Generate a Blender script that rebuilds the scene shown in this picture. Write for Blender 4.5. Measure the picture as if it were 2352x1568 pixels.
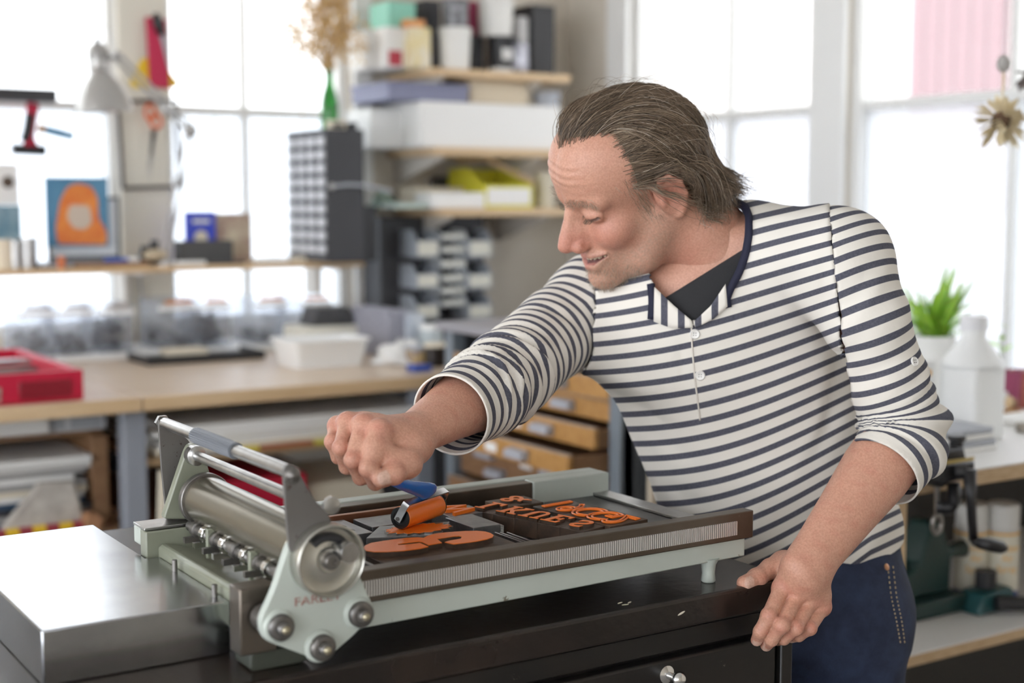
import bpy, bmesh, math, random
import numpy as np
from mathutils import Vector, Matrix
random.seed(7); np.random.seed(7)
for o in list(bpy.data.objects): bpy.data.objects.remove(o)
scene = bpy.context.scene
col = scene.collection
# ---------------------------------------------------------------- camera
F_PX, CX, CY = 3267.0, 1176.0, 784.0          # 50 mm lens on a 36 mm frame, 2352x1568
YAW, PITCH, CAMH = math.radians(32.8), math.atan(324/3267.0), 1.42
FW = np.array([math.sin(YAW)*math.cos(PITCH), math.cos(YAW)*math.cos(PITCH), -math.sin(PITCH)])
RT = np.array([math.cos(YAW), -math.sin(YAW), 0.0]); UP = np.cross(RT, FW)
CAM = np.array([0, 0, CAMH])
cd = bpy.data.cameras.new('camera'); cam = bpy.data.objects.new('camera', cd); col.objects.link(cam)
cd.sensor_width = 36; cd.lens = 36*F_PX/2352; cd.clip_start = .05
cam.matrix_world = Matrix(((RT[0], UP[0], -FW[0], 0), (RT[1], UP[1], -FW[1], 0), (RT[2], UP[2], -FW[2], CAMH), (0, 0, 0, 1)))
scene.camera = cam
cd.dof.use_dof = True; cd.dof.focus_distance = 1.60; cd.dof.aperture_fstop = 3.1
# ---------------------------------------------------------------- light
w = bpy.data.worlds.new('overcast_sky'); scene.world = w; w.use_nodes = True
bg = w.node_tree.nodes['Background']; bg.inputs[0].default_value = (.97, .985, 1, 1); bg.inputs[1].default_value = 3.4
scene.view_settings.view_transform = 'Standard'; scene.view_settings.look = 'None'
scene.view_settings.gamma = 1; scene.view_settings.use_curve_mapping = False
scene.view_settings.exposure = 0.84

def ray(u, v): return FW + RT*(u-CX)/F_PX - UP*(v-CY)/F_PX
def at(u, v, d): return CAM + ray(u, v)*d                       # point at a distance in front of the lens
def onZ(u, v, z): q = ray(u, v); return CAM + q*(z-CAMH)/q[2]   # point on a level surface
def onY(u, v, y): q = ray(u, v); return CAM + q*y/q[1]          # point on a plane parallel to the window wall
def onX(u, v, x): q = ray(u, v); return CAM + q*x/q[0]
def proj(P):
    q = np.asarray(P)-CAM; d = q@FW
    return CX+F_PX*(q@RT)/d, CY-F_PX*(q@UP)/d, d

# ---------------------------------------------------------------- helpers
def norm(a): a = np.asarray(a, float); return a/max(np.linalg.norm(a), 1e-9)
def basis(d):
    d = norm(d); h = np.array([0, 0, 1.]) if abs(d[2]) < .9 else np.array([1., 0, 0])
    a = norm(np.cross(h, d)); return a, np.cross(d, a), d
class MB:
    def __init__(s): s.v = []; s.f = []
    def add(s, vs, fs):
        n = len(s.v); s.v += [tuple(map(float, p)) for p in vs]; s.f += [tuple(i+n for i in f) for f in fs]; return s
    def box(s, x0, x1, y0, y1, z0, z1):
        vs = [(x, y, z) for x in (x0, x1) for y in (y0, y1) for z in (z0, z1)]
        return s.add(vs, [(0, 1, 3, 2), (4, 6, 7, 5), (0, 4, 5, 1), (2, 3, 7, 6), (0, 2, 6, 4), (1, 5, 7, 3)])
    def obox(s, c, ax, ay, az):      # oriented box: centre and half axes
        c, ax, ay, az = map(np.asarray, (c, ax, ay, az))
        vs = [c+ax*i+ay*j+az*k for i in (-1, 1) for j in (-1, 1) for k in (-1, 1)]
        fs = [(0, 1, 3, 2), (4, 6, 7, 5), (0, 4, 5, 1), (2, 3, 7, 6), (0, 2, 6, 4), (1, 5, 7, 3)]
        if np.dot(np.cross(ax, ay), az) < 0: fs = [f[::-1] for f in fs]
        return s.add(vs, fs)
    def tube(s, pts, r, n=10, closed=False, caps=True, flat=None):
        pts = [np.asarray(p, float) for p in pts]; m = len(pts)
        rs = r if hasattr(r, '__len__') else [r]*m
        a = None; vs = []
        for i, p in enumerate(pts):
            if closed: t = norm(pts[(i+1) % m]-pts[i-1])
            else: t = norm(pts[min(i+1, m-1)]-pts[max(i-1, 0)])
            if a is None: a, b, _ = basis(t)
            else:
                a = norm(a-t*np.dot(a, t)); b = np.cross(t, a)
            for k in range(n):
                th = 2*math.pi*k/n
                vs.append(p+(a*math.cos(th)+b*math.sin(th)*(flat or 1))*rs[i])
        fs = []
        for i in range(m if closed else m-1):
            for k in range(n):
                j = (i+1) % m
                fs.append((i*n+k, i*n+(k+1) % n, j*n+(k+1) % n, j*n+k))
        if caps and not closed:
            fs.append(tuple(range(n))[::-1]); fs.append(tuple((m-1)*n+k for k in range(n)))
        return s.add(vs, fs)
    def cyl(s, p0, p1, r0, r1=None, n=20): return s.tube([p0, p1], [r0, r0 if r1 is None else r1], n)
    def lathe(s, prof, o, axis=(0, 0, 1), n=24):
        a, b, d = basis(axis); o = np.asarray(o, float); vs = []; m = len(prof)
        for (r, h) in prof:
            for k in range(n):
                th = 2*math.pi*k/n; vs.append(o+d*h+(a*math.cos(th)+b*math.sin(th))*max(r, 1e-5))
        fs = [(i*n+k, i*n+(k+1) % n, (i+1)*n+(k+1) % n, (i+1)*n+k) for i in range(m-1) for k in range(n)]
        fs.append(tuple(range(n))[::-1]); fs.append(tuple((m-1)*n+k for k in range(n)))
        return s.add(vs, fs)
    def prism(s, poly, o, ex, ey, ez):  # flat outline (x,y) in the frame ex,ey pushed along ez
        o, ex, ey, ez = map(lambda q: np.asarray(q, float), (o, ex, ey, ez)); n = len(poly)
        A = sum(poly[i][0]*poly[(i+1) % n][1]-poly[(i+1) % n][0]*poly[i][1] for i in range(n))
        if A*np.dot(np.cross(ex, ey), ez) < 0: poly = poly[::-1]
        vs = [o+ex*x+ey*y for x, y in poly]+[o+ex*x+ey*y+ez for x, y in poly]
        fs = [tuple(range(n))[::-1], tuple(range(n, 2*n))]+[(i, (i+1) % n, (i+1) % n+n, i+n) for i in range(n)]
        return s.add(vs, fs)
    def ell(s, c, r, n=14, m=9, R=None):
        c = np.asarray(c, float); r = np.asarray(r if hasattr(r, '__len__') else (r, r, r), float); vs = []
        for i in range(1, m):
            ph = math.pi*i/m
            for k in range(n):
                th = 2*math.pi*k/n; q = np.array((math.sin(ph)*math.cos(th), math.sin(ph)*math.sin(th), math.cos(ph)))*r
                vs.append(c+(R@q if R is not None else q))
        q = np.array((0, 0, 1.))*r; q = R@q if R is not None else q
        vs += [c+q, c-q]; t, b = len(vs)-2, len(vs)-1
        fs = [(i*n+k, (i+1)*n+k, (i+1)*n+(k+1) % n, i*n+(k+1) % n) for i in range(m-2) for k in range(n)]
        fs += [(t, k, (k+1) % n) for k in range(n)]+[(b, (m-2)*n+(k+1) % n, (m-2)*n+k) for k in range(n)]
        return s.add(vs, fs)
    def build(s, name, mat, parent=None, bevel=0, smooth=35, seg=2):
        return mesh_obj(name, s.v, s.f, mat, parent, bevel, smooth, seg)
LOC = {}
def world_loc(o):
    p = np.zeros(3)
    while o is not None: p += np.array(o.location); o = o.parent
    return p
def mesh_obj(name, v, f, mat, parent=None, bevel=0, smooth=35, seg=2):
    me = bpy.data.meshes.new(name); v = np.asarray(v, float)
    if parent is not None: v = v-world_loc(parent); loc = None
    else:
        loc = np.array([(v[:, 0].min()+v[:, 0].max())/2, (v[:, 1].min()+v[:, 1].max())/2, v[:, 2].min()]); v = v-loc
    me.from_pydata(v.tolist(), [], f if isinstance(f, list) else f.tolist()); me.validate()
    if smooth:
        me.polygons.foreach_set('use_smooth', [True]*len(me.polygons))
        if smooth < 180: me.set_sharp_from_angle(angle=math.radians(smooth))
    if mat: me.materials.append(mat)
    o = bpy.data.objects.new(name, me); col.objects.link(o)
    if loc is not None: o.location = loc
    if parent is not None: o.parent = parent
    if bevel:
        b = o.modifiers.new('bevel', 'BEVEL'); b.width = bevel; b.segments = seg; b.limit_method = 'ANGLE'; b.angle_limit = math.radians(40)
    return o
def tag(o, label, cat, group=None):
    o['label'] = label; o['category'] = cat
    if group: o['group'] = group
    return o
def thing(name, label, cat, loc, group=None):
    o = bpy.data.objects.new(name, None); col.objects.link(o); o.location = [float(c) for c in loc]; o.empty_display_size = .05
    return tag(o, label, cat, group)
def struct(o): o['kind'] = 'structure'; return o
def copy_tree(o, parent=None):
    c = o.copy(); col.objects.link(c); c.parent = parent
    for ch in list(o.children): copy_tree(ch, c)
    return c
def text_mesh(txt, size, depth, bold=0.0, outline=0.0, shear=0.0):
    cu = bpy.data.curves.new('lettering', 'FONT'); cu.body = txt; cu.size = size; cu.align_x = 'CENTER'; cu.align_y = 'CENTER'
    cu.extrude = depth; cu.offset = bold; cu.shear = shear; cu.resolution_u = 4
    if outline: cu.fill_mode = 'NONE'; cu.bevel_depth = outline; cu.bevel_resolution = 1; cu.extrude = 0
    ob = bpy.data.objects.new('lettering', cu); col.objects.link(ob)
    dg = bpy.context.evaluated_depsgraph_get(); me = bpy.data.meshes.new_from_object(ob.evaluated_get(dg))
    V = np.array([v.co[:] for v in me.vertices]); Fc = [tuple(p.vertices) for p in me.polygons]
    bpy.data.objects.remove(ob); bpy.data.curves.remove(cu); bpy.data.meshes.remove(me)
    return V, Fc
def text_obj(name, txt, size, depth, mat, parent, o, ex, ey, **k):
    V, Fc = text_mesh(txt, size, depth, **k); ex, ey = np.asarray(ex, float), np.asarray(ey, float); ez = np.cross(ex, ey)
    W = np.asarray(o)+V[:, :1]*ex+V[:, 1:2]*ey+V[:, 2:]*ez
    return mesh_obj(name, W, Fc, mat, parent)

# ---------------------------------------------------------------- materials
MATS = {}
def M(name, c, rough=.5, metal=0., var=None, vs=8., bump=0., bs=60., spec=.5, coat=0., alpha=1., trans=0., sss=0., stretch=(1, 1, 1), detail=4.):
    if name in MATS: return MATS[name]
    m = bpy.data.materials.new(name); m.use_nodes = True; nt = m.node_tree; N, L = nt.nodes, nt.links
    p = N['Principled BSDF']; p.inputs['Roughness'].default_value = rough; p.inputs['Metallic'].default_value = metal
    p.inputs['Specular IOR Level'].default_value = spec; p.inputs['Coat Weight'].default_value = coat
    p.inputs['Base Color'].default_value = (*c, 1); p.inputs['Alpha'].default_value = alpha
    p.inputs['Transmission Weight'].default_value = trans
    if sss: p.inputs['Subsurface Weight'].default_value = sss; p.inputs['Subsurface Radius'].default_value = (.012, .005, .003); p.inputs['Subsurface Scale'].default_value = .5
    if var or bump:
        tc = N.new('ShaderNodeTexCoord'); mp = N.new('ShaderNodeMapping'); mp.inputs['Scale'].default_value = stretch
        L.new(tc.outputs['Object'], mp.inputs[0])
    if var:
        n = N.new('ShaderNodeTexNoise'); n.inputs['Scale'].default_value = vs; n.inputs['Detail'].default_value = detail; n.inputs['Roughness'].default_value = .65
        L.new(mp.outputs[0], n.inputs['Vector'])
        r = N.new('ShaderNodeValToRGB'); r.color_ramp.elements[0].position = .35; r.color_ramp.elements[1].position = .65
        r.color_ramp.elements[0].color = (*c, 1); r.color_ramp.elements[1].color = (*var, 1)
        L.new(n.outputs['Fac'], r.inputs[0]); L.new(r.outputs[0], p.inputs['Base Color'])
    if bump:
        n2 = N.new('ShaderNodeTexNoise'); n2.inputs['Scale'].default_value = bs; n2.inputs['Detail'].default_value = 3
        L.new(mp.outputs[0], n2.inputs['Vector'])
        b = N.new('ShaderNodeBump'); b.inputs['Strength'].default_value = bump; b.inputs['Distance'].default_value = .002
        L.new(n2.outputs['Fac'], b.inputs['Height']); L.new(b.outputs[0], p.inputs['Normal'])
    MATS[name] = m; return m
def worn(name, base, chip, rough=.45, vs=40., thr=.68, metal=0., grime=None, bump=.15):
    """paint with small chipped flecks and broad grime, both with a shape of their own"""
    m = M(name, base, rough, metal, bump=bump, bs=90); nt = m.node_tree; N, L = nt.nodes, nt.links; p = N['Principled BSDF']
    tc = N.new('ShaderNodeTexCoord'); n = N.new('ShaderNodeTexNoise'); n.inputs['Scale'].default_value = vs; n.inputs['Detail'].default_value = 6; n.inputs['Roughness'].default_value = .7
    L.new(tc.outputs['Object'], n.inputs['Vector'])
    r = N.new('ShaderNodeValToRGB'); r.color_ramp.elements[0].position = thr-.03; r.color_ramp.elements[1].position = thr; 
    r.color_ramp.elements[0].color = (0, 0, 0, 1); r.color_ramp.elements[1].color = (1, 1, 1, 1); L.new(n.outputs['Fac'], r.inputs[0])
    g = N.new('ShaderNodeTexNoise'); g.inputs['Scale'].default_value = 9; g.inputs['Detail'].default_value = 5; L.new(tc.outputs['Object'], g.inputs['Vector'])
    gr = N.new('ShaderNodeValToRGB'); gr.color_ramp.elements[0].position = .4; gr.color_ramp.elements[1].position = .75
    gr.color_ramp.elements[0].color = (*base, 1); gr.color_ramp.elements[1].color = (*(grime or base), 1); L.new(g.outputs['Fac'], gr.inputs[0])
    mx = N.new('ShaderNodeMix'); mx.data_type = 'RGBA'; L.new(r.outputs[0], mx.inputs[0]); L.new(gr.outputs[0], mx.inputs[6]); mx.inputs[7].default_value = (*chip, 1)
    L.new(mx.outputs[2], p.inputs['Base Color']); return m
def thinglass(name, tint=(1, 1, 1), gloss=.06, diffuse=0., dcol=(1, 1, 1)):
    """thin pane: see-through with a faint reflection; diffuse share for frosted or dimmed panes"""
    if name in MATS: return MATS[name]
    m = bpy.data.materials.new(name); m.use_nodes = True; nt = m.node_tree; N, L = nt.nodes, nt.links
    N.remove(N['Principled BSDF']); out = N['Material Output']
    t = N.new('ShaderNodeBsdfTransparent'); t.inputs[0].default_value = (*tint, 1)
    g = N.new('ShaderNodeBsdfGlossy'); g.inputs['Roughness'].default_value = .03
    mx = N.new('ShaderNodeMixShader'); mx.inputs[0].default_value = gloss; L.new(t.outputs[0], mx.inputs[1]); L.new(g.outputs[0], mx.inputs[2])
    last = mx
    if diffuse:
        d = N.new('ShaderNodeBsdfTranslucent'); d.inputs[0].default_value = (*dcol, 1)
        m2 = N.new('ShaderNodeMixShader'); m2.inputs[0].default_value = diffuse; L.new(mx.outputs[0], m2.inputs[1]); L.new(d.outputs[0], m2.inputs[2]); last = m2
    L.new(last.outputs[0], out.inputs[0]); MATS[name] = m; return m
WHITE = M('white_paint', (.86, .86, .84), .45)
STEEL = M('brushed_steel', (.56, .56, .55), .28, 1., var=(.42, .41, .40), vs=30)
DSTEEL = M('dark_steel', (.15, .145, .14), .38, .85, var=(.26, .24, .22), vs=25, bump=.1)
BLACK = M('black_plastic', (.02, .02, .022), .45)
CHAR = M('charcoal_metal', (.045, .045, .05), .5)
CHROME = M('polished_chrome', (.75, .75, .74), .12, 1.)
PAPER = M('white_paper', (.85, .84, .81), .8)
CREAM = M('cream_card', (.78, .70, .55), .7)
PINE = M('pale_plywood', (.62, .43, .24), .55, var=(.72, .53, .32), vs=5, stretch=(1, 12, 12))
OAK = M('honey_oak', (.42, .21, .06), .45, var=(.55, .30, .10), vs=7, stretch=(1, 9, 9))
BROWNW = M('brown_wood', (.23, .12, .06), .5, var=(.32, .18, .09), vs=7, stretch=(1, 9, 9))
GREYP = M('grey_plastic', (.42, .44, .48), .45)
RED = M('crimson_plastic', (.55, .015, .05), .35)
# ================================================================ room
WB, WR, ZC = 4.50, 3.15, 2.75          # window wall, right wall, ceiling
plaster = M('beige_plaster', (.68, .62, .53), .85, var=(.72, .66, .57), vs=3, bump=.05)
struct(MB().box(-2.6, WR+.14, -2.2, WB+.16, -.06, 0).build('floor', M('worn_concrete', (.20, .19, .18), .6, var=(.27, .25, .23), vs=4), smooth=0))
struct(MB().box(-2.6, WR+.14, -2.2, WB+.16, ZC, ZC+.08).build('ceiling', M('ceiling_paint', (.82, .81, .79), .8), smooth=0))
frost = thinglass('frosted_pane', (.56, .585, .615), .04, .50, (.72, .745, .78)); clear = thinglass('clear_pane', (.97, .98, 1), .05)
dimmed = thinglass('dimmed_pane', (.76, .77, .78), .04, .08, (.8, .8, .8))  # grey tint, here and in the frosted panes, put in to dim the sky
X1, X2, X3, X4 = 1.425, 1.565, 2.16, 2.285
wall = MB()
wall.box(-2.6, WR+.14, WB, WB+.16, 0, 1.0).box(-2.6, WR+.14, WB, WB+.16, 2.45, ZC).box(X1, X2, WB, WB+.16, 1.0, 2.45).box(X3+.07, WR+.14, WB, WB+.16, 1.0, 2.45).box(-2.6, -.4, WB, WB+.16, 1.0, 2.45)
struct(wall.build('wall_back', plaster, smooth=0))
Y1, Y2, Y3 = 3.185, 3.055, 1.1          # right wall: window from 4.03 to Y1, post, window to Y3
wall = MB()
wall.box(WR, WR+.14, -2.2, WB, 0, .9).box(WR, WR+.14, -2.2, WB, 2.5, ZC).box(WR, WR+.14, 4.12, WB, .9, 2.5).box(WR, WR+.14, Y2, Y1, .9, 2.5).box(WR, WR+.14, -2.2, Y3, .9, 2.5)
struct(wall.build('wall_right', plaster, smooth=0))
def sash(n, axis, a0, a1, pos, z0, z1, rails, mull, fw=.035, panes=None):
    """window: outer frame, horizontal rails, upright bars, one pane object per light; axis 'x' lies in the window wall, 'y' in the right wall"""
    def bx(mb, p0, p1, q0, q1, d0, d1):
        return mb.box(p0, p1, pos+d0, pos+d1, q0, q1) if axis == 'x' else mb.box(pos+d0, pos+d1, p0, p1, q0, q1)
    fr = MB(); bx(fr, a0, a0+fw, z0, z1, .02, .10); bx(fr, a1-fw, a1, z0, z1, .02, .10); bx(fr, a0+fw, a1-fw, z0, z0+fw, .02, .10); bx(fr, a0+fw, a1-fw, z1-fw, z1, .02, .10)
    root = struct(fr.build(f'window_{n}', WHITE, smooth=0, bevel=.003)); zs = [z0+fw]+rails+[z1-fw]; ps = [a0+fw]+mull+[a1-fw]
    for z in rails: bx(MB(), a0+fw, a1-fw, z-.014, z+.014, .03, .085).build('glazing_rail', WHITE, root, bevel=.003, smooth=0)
    for q in mull: bx(MB(), q-.011, q+.011, z0+fw, z1-fw, .035, .08).build('glazing_bar', WHITE, root, bevel=.003, smooth=0)
    for i in range(len(zs)-1):
        for j in range(len(ps)-1):
            bx(MB(), ps[j], ps[j+1], zs[i], zs[i+1], .055, .059).build('pane', panes or (frost if zs[i+1] < 1.78 else dimmed), root, smooth=0)
    return root
sash(1, 'x', -.4, X1, WB, 1.0, 2.45, [1.715], [.5])
sash(2, 'x', X2, X3+.07, WB, 1.0, 2.45, [1.715], [1.86])
sash(3, 'y', Y1, 4.12, WR, .9, 2.5, [1.70], [3.62])
sash(4, 'y', Y3, Y2, WR, .9, 2.5, [1.70], [1.85, 2.49])
struct(MB().box(X1-.01, X2+.01, WB-.018, WB-.001, 1.0, 2.45).build('trim_1', M('cream_gloss', (.74, .70, .60), .4), bevel=.004))
struct(MB().box(X3+.075, X4+.02, WB-.03, WB-.001, 1.0, 2.45).build('trim_2', WHITE, bevel=.004))
struct(MB().box(WR-.02, WR-.001, Y2-.005, Y1+.005, .9, 2.5).build('trim_3', WHITE, bevel=.004))
struct(MB().box(WR-.025, WR-.001, 4.10, 4.22, .9, 2.5).build('trim_4', WHITE, bevel=.004))
struct(MB().box(WR-.10, WR-.001, Y3, 4.2, .865, .9).build('trim_5', WHITE, bevel=.004))
# the side behind the camera: wall and left wall, each with broad unseen windows added and sized for fill light
wall = MB(); YB0, XL0 = -2.2, -2.6
wall.box(XL0, WR+.14, YB0-.14, YB0, 0, .95).box(XL0, WR+.14, YB0-.14, YB0, 2.35, ZC).box(XL0, -1.6, YB0-.14, YB0, .95, 2.35).box(-.1, WR+.14, YB0-.14, YB0, .95, 2.35)
struct(wall.build('wall_front', plaster, smooth=0))
wall = MB(); wall.box(XL0-.14, XL0, YB0-.14, WB+.16, 0, .6).box(XL0-.14, XL0, YB0-.14, WB+.16, 2.68, ZC).box(XL0-.14, XL0, YB0-.14, -2.1, .6, 2.68).box(XL0-.14, XL0, 3.6, WB+.16, .6, 2.68)
struct(wall.build('wall_left', plaster, smooth=0))
sash(5, 'x', -1.6, -.1, YB0-.12, .95, 2.35, [1.85], [-.85], panes=clear); sash(6, 'y', -2.1, 3.6, XL0-.12, .6, 2.68, [1.85], [-.7, .7, 2.1], panes=clear)
# house across the yard: pale render with a deep pink boarded door bay
tag(MB().box(7.0, 7.3, -4.0, 12.0, 0, 4.2).build('yard_building', M('pale_render', (.80, .76, .74), .9), smooth=0), 'pale rendered building seen across the yard through the right windows', 'building')
for a, b, l in ((4.55, 5.35, 'left leaf'), (5.5, 6.2, 'right leaf'), (3.2, 4.4, 'wide leaf')):
    t = thing('pink_yard_door', f'pink boarded door on the yard building, {l}', 'door', (7.0, (a+b)/2, 0), 'pink doors across the yard')
    n = 6
    for k in range(n):
        MB().box(6.93, 7.0, a+(b-a)*k/n+.006, a+(b-a)*(k+1)/n-.006, 1.35, 3.6).build('board', M('pink_paint', (.24, .10, .12), .6), t, smooth=0)
struct(MB().box(-9, 14, -10, YB0-.2, -.1, -.02).build('ground', M('pale_paving', (.6, .59, .57), .9), smooth=0))
struct(MB().box(-9, XL0-.2, YB0-.2, WB+.2, -.1, -.02).build('ground', M('pale_paving', (.6, .59, .57), .9), smooth=0))
struct(MB().box(-9, 14, WB+.2, 16, -.1, -.02).build('ground', M('pale_paving', (.6, .59, .57), .9), smooth=0))
struct(MB().box(WR+.16, 14, -4, WB+.2, -.1, -.02).build('ground', M('pale_paving', (.6, .59, .57), .9), smooth=0))
# ================================================================ steel plan cabinet
ZT = .985
blackpaint = worn('black_enamel', (.007, .0065, .0065), (.16, .14, .12), .38, 55, .72, grime=(.016, .012, .010), bump=.05)
toppaint = worn('brown_black_top', (.013, .010, .009), (.10, .08, .06), .26, 30, .75, grime=(.032, .021, .016), bump=.12)
cab = thing('plan_cabinet', 'black enamelled steel plan cabinet under the printing press, wide drawers in front', 'cabinet', (.35, 1.5, 0))
MB().box(-.45, 1.15, 1.18, 1.85, ZT-.034, ZT).build('cabinet_top', toppaint, cab, bevel=.004, seg=3)
MB().box(-.44, 1.14, 1.195, 1.84, .05, ZT-.034).build('carcass', blackpaint, cab, bevel=.002)
MB().box(1.128, 1.146, 1.176, 1.195, .05, ZT-.036).build('corner_post', blackpaint, cab, bevel=.002)
MB().box(-.44, 1.126, 1.188, 1.195, .925, ZT-.036).build('top_rail', blackpaint, cab, bevel=.001)
fleck = M('cream_paint_fleck', (.62, .58, .46), .6)
for u, v, a in ((1424, 1384, .3), (1436, 1388, -.2), (1446, 1383, .5)):
    q = onZ(u, v, ZT+.0002); MB().ell((q[0], q[1], ZT+.0002), (.0045, .0014, .0004), 8, 5, np.array([[math.cos(a), -math.sin(a), 0], [math.sin(a), math.cos(a), 0], [0, 0, 1]])).build('paint_fleck', fleck, cab)
q = onY(1565, 1408, 1.1798); MB().ell((q[0], 1.1798, q[2]), (.0055, .0004, .0013), 8, 5, np.array([[.95, 0, -.3], [0, 1, 0], [.3, 0, .95]])).build('paint_fleck', fleck, cab)
z1 = .921
for k in range(6):
    z0 = z1-.138
    d = MB().box(-.43, 1.122, 1.178, 1.195, z0, z1).build('drawer', blackpaint, cab, bevel=.003)
    for xc in (.02, .78):
        if k == 0:
            MB().box(xc-.035, xc+.085, 1.1755, 1.179, z1-.062, z1-.012).build('label_plate', M('dull_label', (.10, .10, .11), .4), d, bevel=.001)
        for sx in (-.15, .18):
            MB().lathe([(.0, -.002), (.010, -.002), (.010, .001), (.004, .004), (.004, .014), (.008, .018), (.009, .022), (.006, .026), (0, .027)], (xc+sx, 1.178, z1-.016), (0, -1, 0), 16).build('knob', CHROME, d, smooth=60)
    z1 = z0-.006
# ---------------------------------------------------------------- heavy steel slab left of the press
slab = MB().prism([(.318, 1.27), (.4955, 1.27), (.4955, 1.474), (.4815, 1.474), (.4815, 1.665), (.318, 1.665)], (0, 0, ZT), (1, 0, 0), (0, 1, 0), (0, 0, .052)).build('steel_slab', M('ground_steel', (.44, .45, .47), .20, 1., var=(.54, .55, .56), vs=9, bump=.04, bs=30), bevel=.0015)
tag(slab, 'thick polished steel slab lying on the cabinet left of the press', 'steel slab')
for x, y in ((.489, 1.405), (.489, 1.292)):
    p = np.array([x, y, 1.0371]); pin = MB().cyl(p, p+[0, 0, .012], .0028, n=12).build('pin', DSTEEL, slab); pin.name = 'pin'
# ================================================================ proof press
GREEN = worn('sage_enamel', (.47, .51, .46), (.16, .14, .10), .32, 60, .71, grime=(.42, .45, .40), bump=.05)
OLIVE = worn('olive_enamel', (.25, .265, .20), (.08, .07, .05), .3, 70, .68, grime=(.20, .205, .15), bump=.05)
RUSTY = worn('browned_steel', (.17, .145, .12), (.34, .31, .28), .34, 35, .73, .85, grime=(.11, .085, .065), bump=.1)
PLATE = worn('pitted_steel', (.15, .14, .13), (.05, .03, .02), .5, 120, .66, .35, grime=(.115, .105, .095), bump=.1)
ROLLER = M('oiled_steel_cylinder', (.21, .19, .145), .26, .85, var=(.25, .225, .175), vs=5)
press = thing('proof_press', 'sage green hand proof press with steel cylinder and toothed side rails', 'printing press', (.80, 1.35, ZT))
XL, XR, ZR = .484, 1.11, 1.064
# near rail
nr = MB().box(XL, XR, 1.207, 1.225, 1.032, ZR).build('near_rail', RUSTY, press, bevel=.0012)
tm = MB(); n = 168
for k in range(n):
    x = .60+(1.085-.60)*k/n; tm.box(x, x+.0016, 1.2052, 1.2075, 1.0385, 1.0545)
tm = tm.build('rack_teeth', M('bright_teeth', (.86, .85, .83), .35, .8), nr, smooth=0); tm['kind'] = 'stuff'
MB().prism([(XL, 1.032), (1.102, 1.032), (1.102, 1.010), (.49, 1.005), (XL, 1.02)], (0, 1.212, 0), (1, 0, 0), (0, 0, 1), (0, .016, 0)).build('near_beam', GREEN, press, bevel=.0015)
# far rail: steel face, painted end block, pale top
MB().box(.56, .985, 1.480, 1.500, 1.026, ZR).build('far_rail', RUSTY, press, bevel=.0012)
MB().box(.985, 1.104, 1.478, 1.500, 1.010, ZR+.001).build('far_rail_end', GREEN, press, bevel=.0015)
MB().box(XL, 1.104, 1.5005, 1.522, 1.045, ZR+.001).build('far_ledge', GREEN, press, bevel=.002)
MB().box(XL, .559, 1.480, 1.500, 1.010, ZR).build('far_block', OLIVE, press, bevel=.0015)
MB().box(XL-.001, .60, 1.481, 1.520, ZR+.0012, ZR+.004).build('far_wear_strip', STEEL, press, bevel=.0005)
MB().box(XL-.006, XL+.03, 1.200, 1.2265, 1.004, ZR+.003).build('near_end_block', RUSTY, press, bevel=.0015)
# bed and feet
MB().box(.60, 1.102, 1.2255, 1.4795, 1.022, 1.037).build('bed', M('bed_iron', (.10, .10, .10), .35, .9, var=(.17, .17, .17), vs=18), press, bevel=.001)
MB().box(1.078, 1.104, 1.226, 1.478, 1.0372, 1.041).build('bed_stop', STEEL, press, bevel=.0008)
for x, y in ((1.054, 1.220), (1.054, 1.492), (.515, 1.492)):
    MB().lathe([(.0125, .028), (.0085, .020), (.0075, .010), (.0085, .0015), (.007, 0.0)][::-1], (x, y, ZT), (0, 0, 1), 14).build('foot', GREEN, press, smooth=60)
# end cross casting under the cylinder
MB().prism([(.4965, 1.010), (.4965, 1.046), (.502, 1.050), (.540, 1.040), (.560, 1.040), (.560, 1.028), (.505, 1.028), (.505, 1.010)], (0, 1.2255, 0), (1, 0, 0), (0, 0, 1), (0, .2535, 0)).build('cross_casting', OLIVE, press, bevel=.002)
# paper gripper shaft
XS, ZS = .533, 1.066
gs = MB().cyl((XS, 1.20, ZS), (XS, 1.476, ZS), .0062, n=16).build('gripper_shaft', DSTEEL, press)
for k in range(9):
    y = 1.225+k*.028
    MB().lathe([(.0064, 0), (.0088, .001), (.0088, .010), (.0064, .011)], (XS, y, ZS), (0, 1, 0), 14).box(XS-.016, XS+.002, y+.002, y+.008, ZS-.013, ZS-.007).build('gripper', CHROME if k % 2 else DSTEEL, gs)
for y in (1.285, 1.40): MB().box(XS-.010, XS+.010, y, y+.006, 1.046, 1.078).build('shaft_bearing', OLIVE, press, bevel=.001)
# cylinder
CXc, CZc, CR = .549, 1.094, .0262
cylr = MB().lathe([(.006, -.008), (.006, 0), (CR-.001, 0), (CR, .001), (CR, .276), (CR-.001, .277), (.006, .277), (.006, .285)], (CXc, 1.202, CZc), (0, 1, 0), 64).build('impression_cylinder', ROLLER, press)
MB().lathe([(CR+.0022, 0), (CR+.003, .001), (CR+.003, .009), (CR+.0022, .010)], (CXc, 1.468, CZc), (0, 1, 0), 48).build('cylinder_collar', DSTEEL, cylr)
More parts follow.
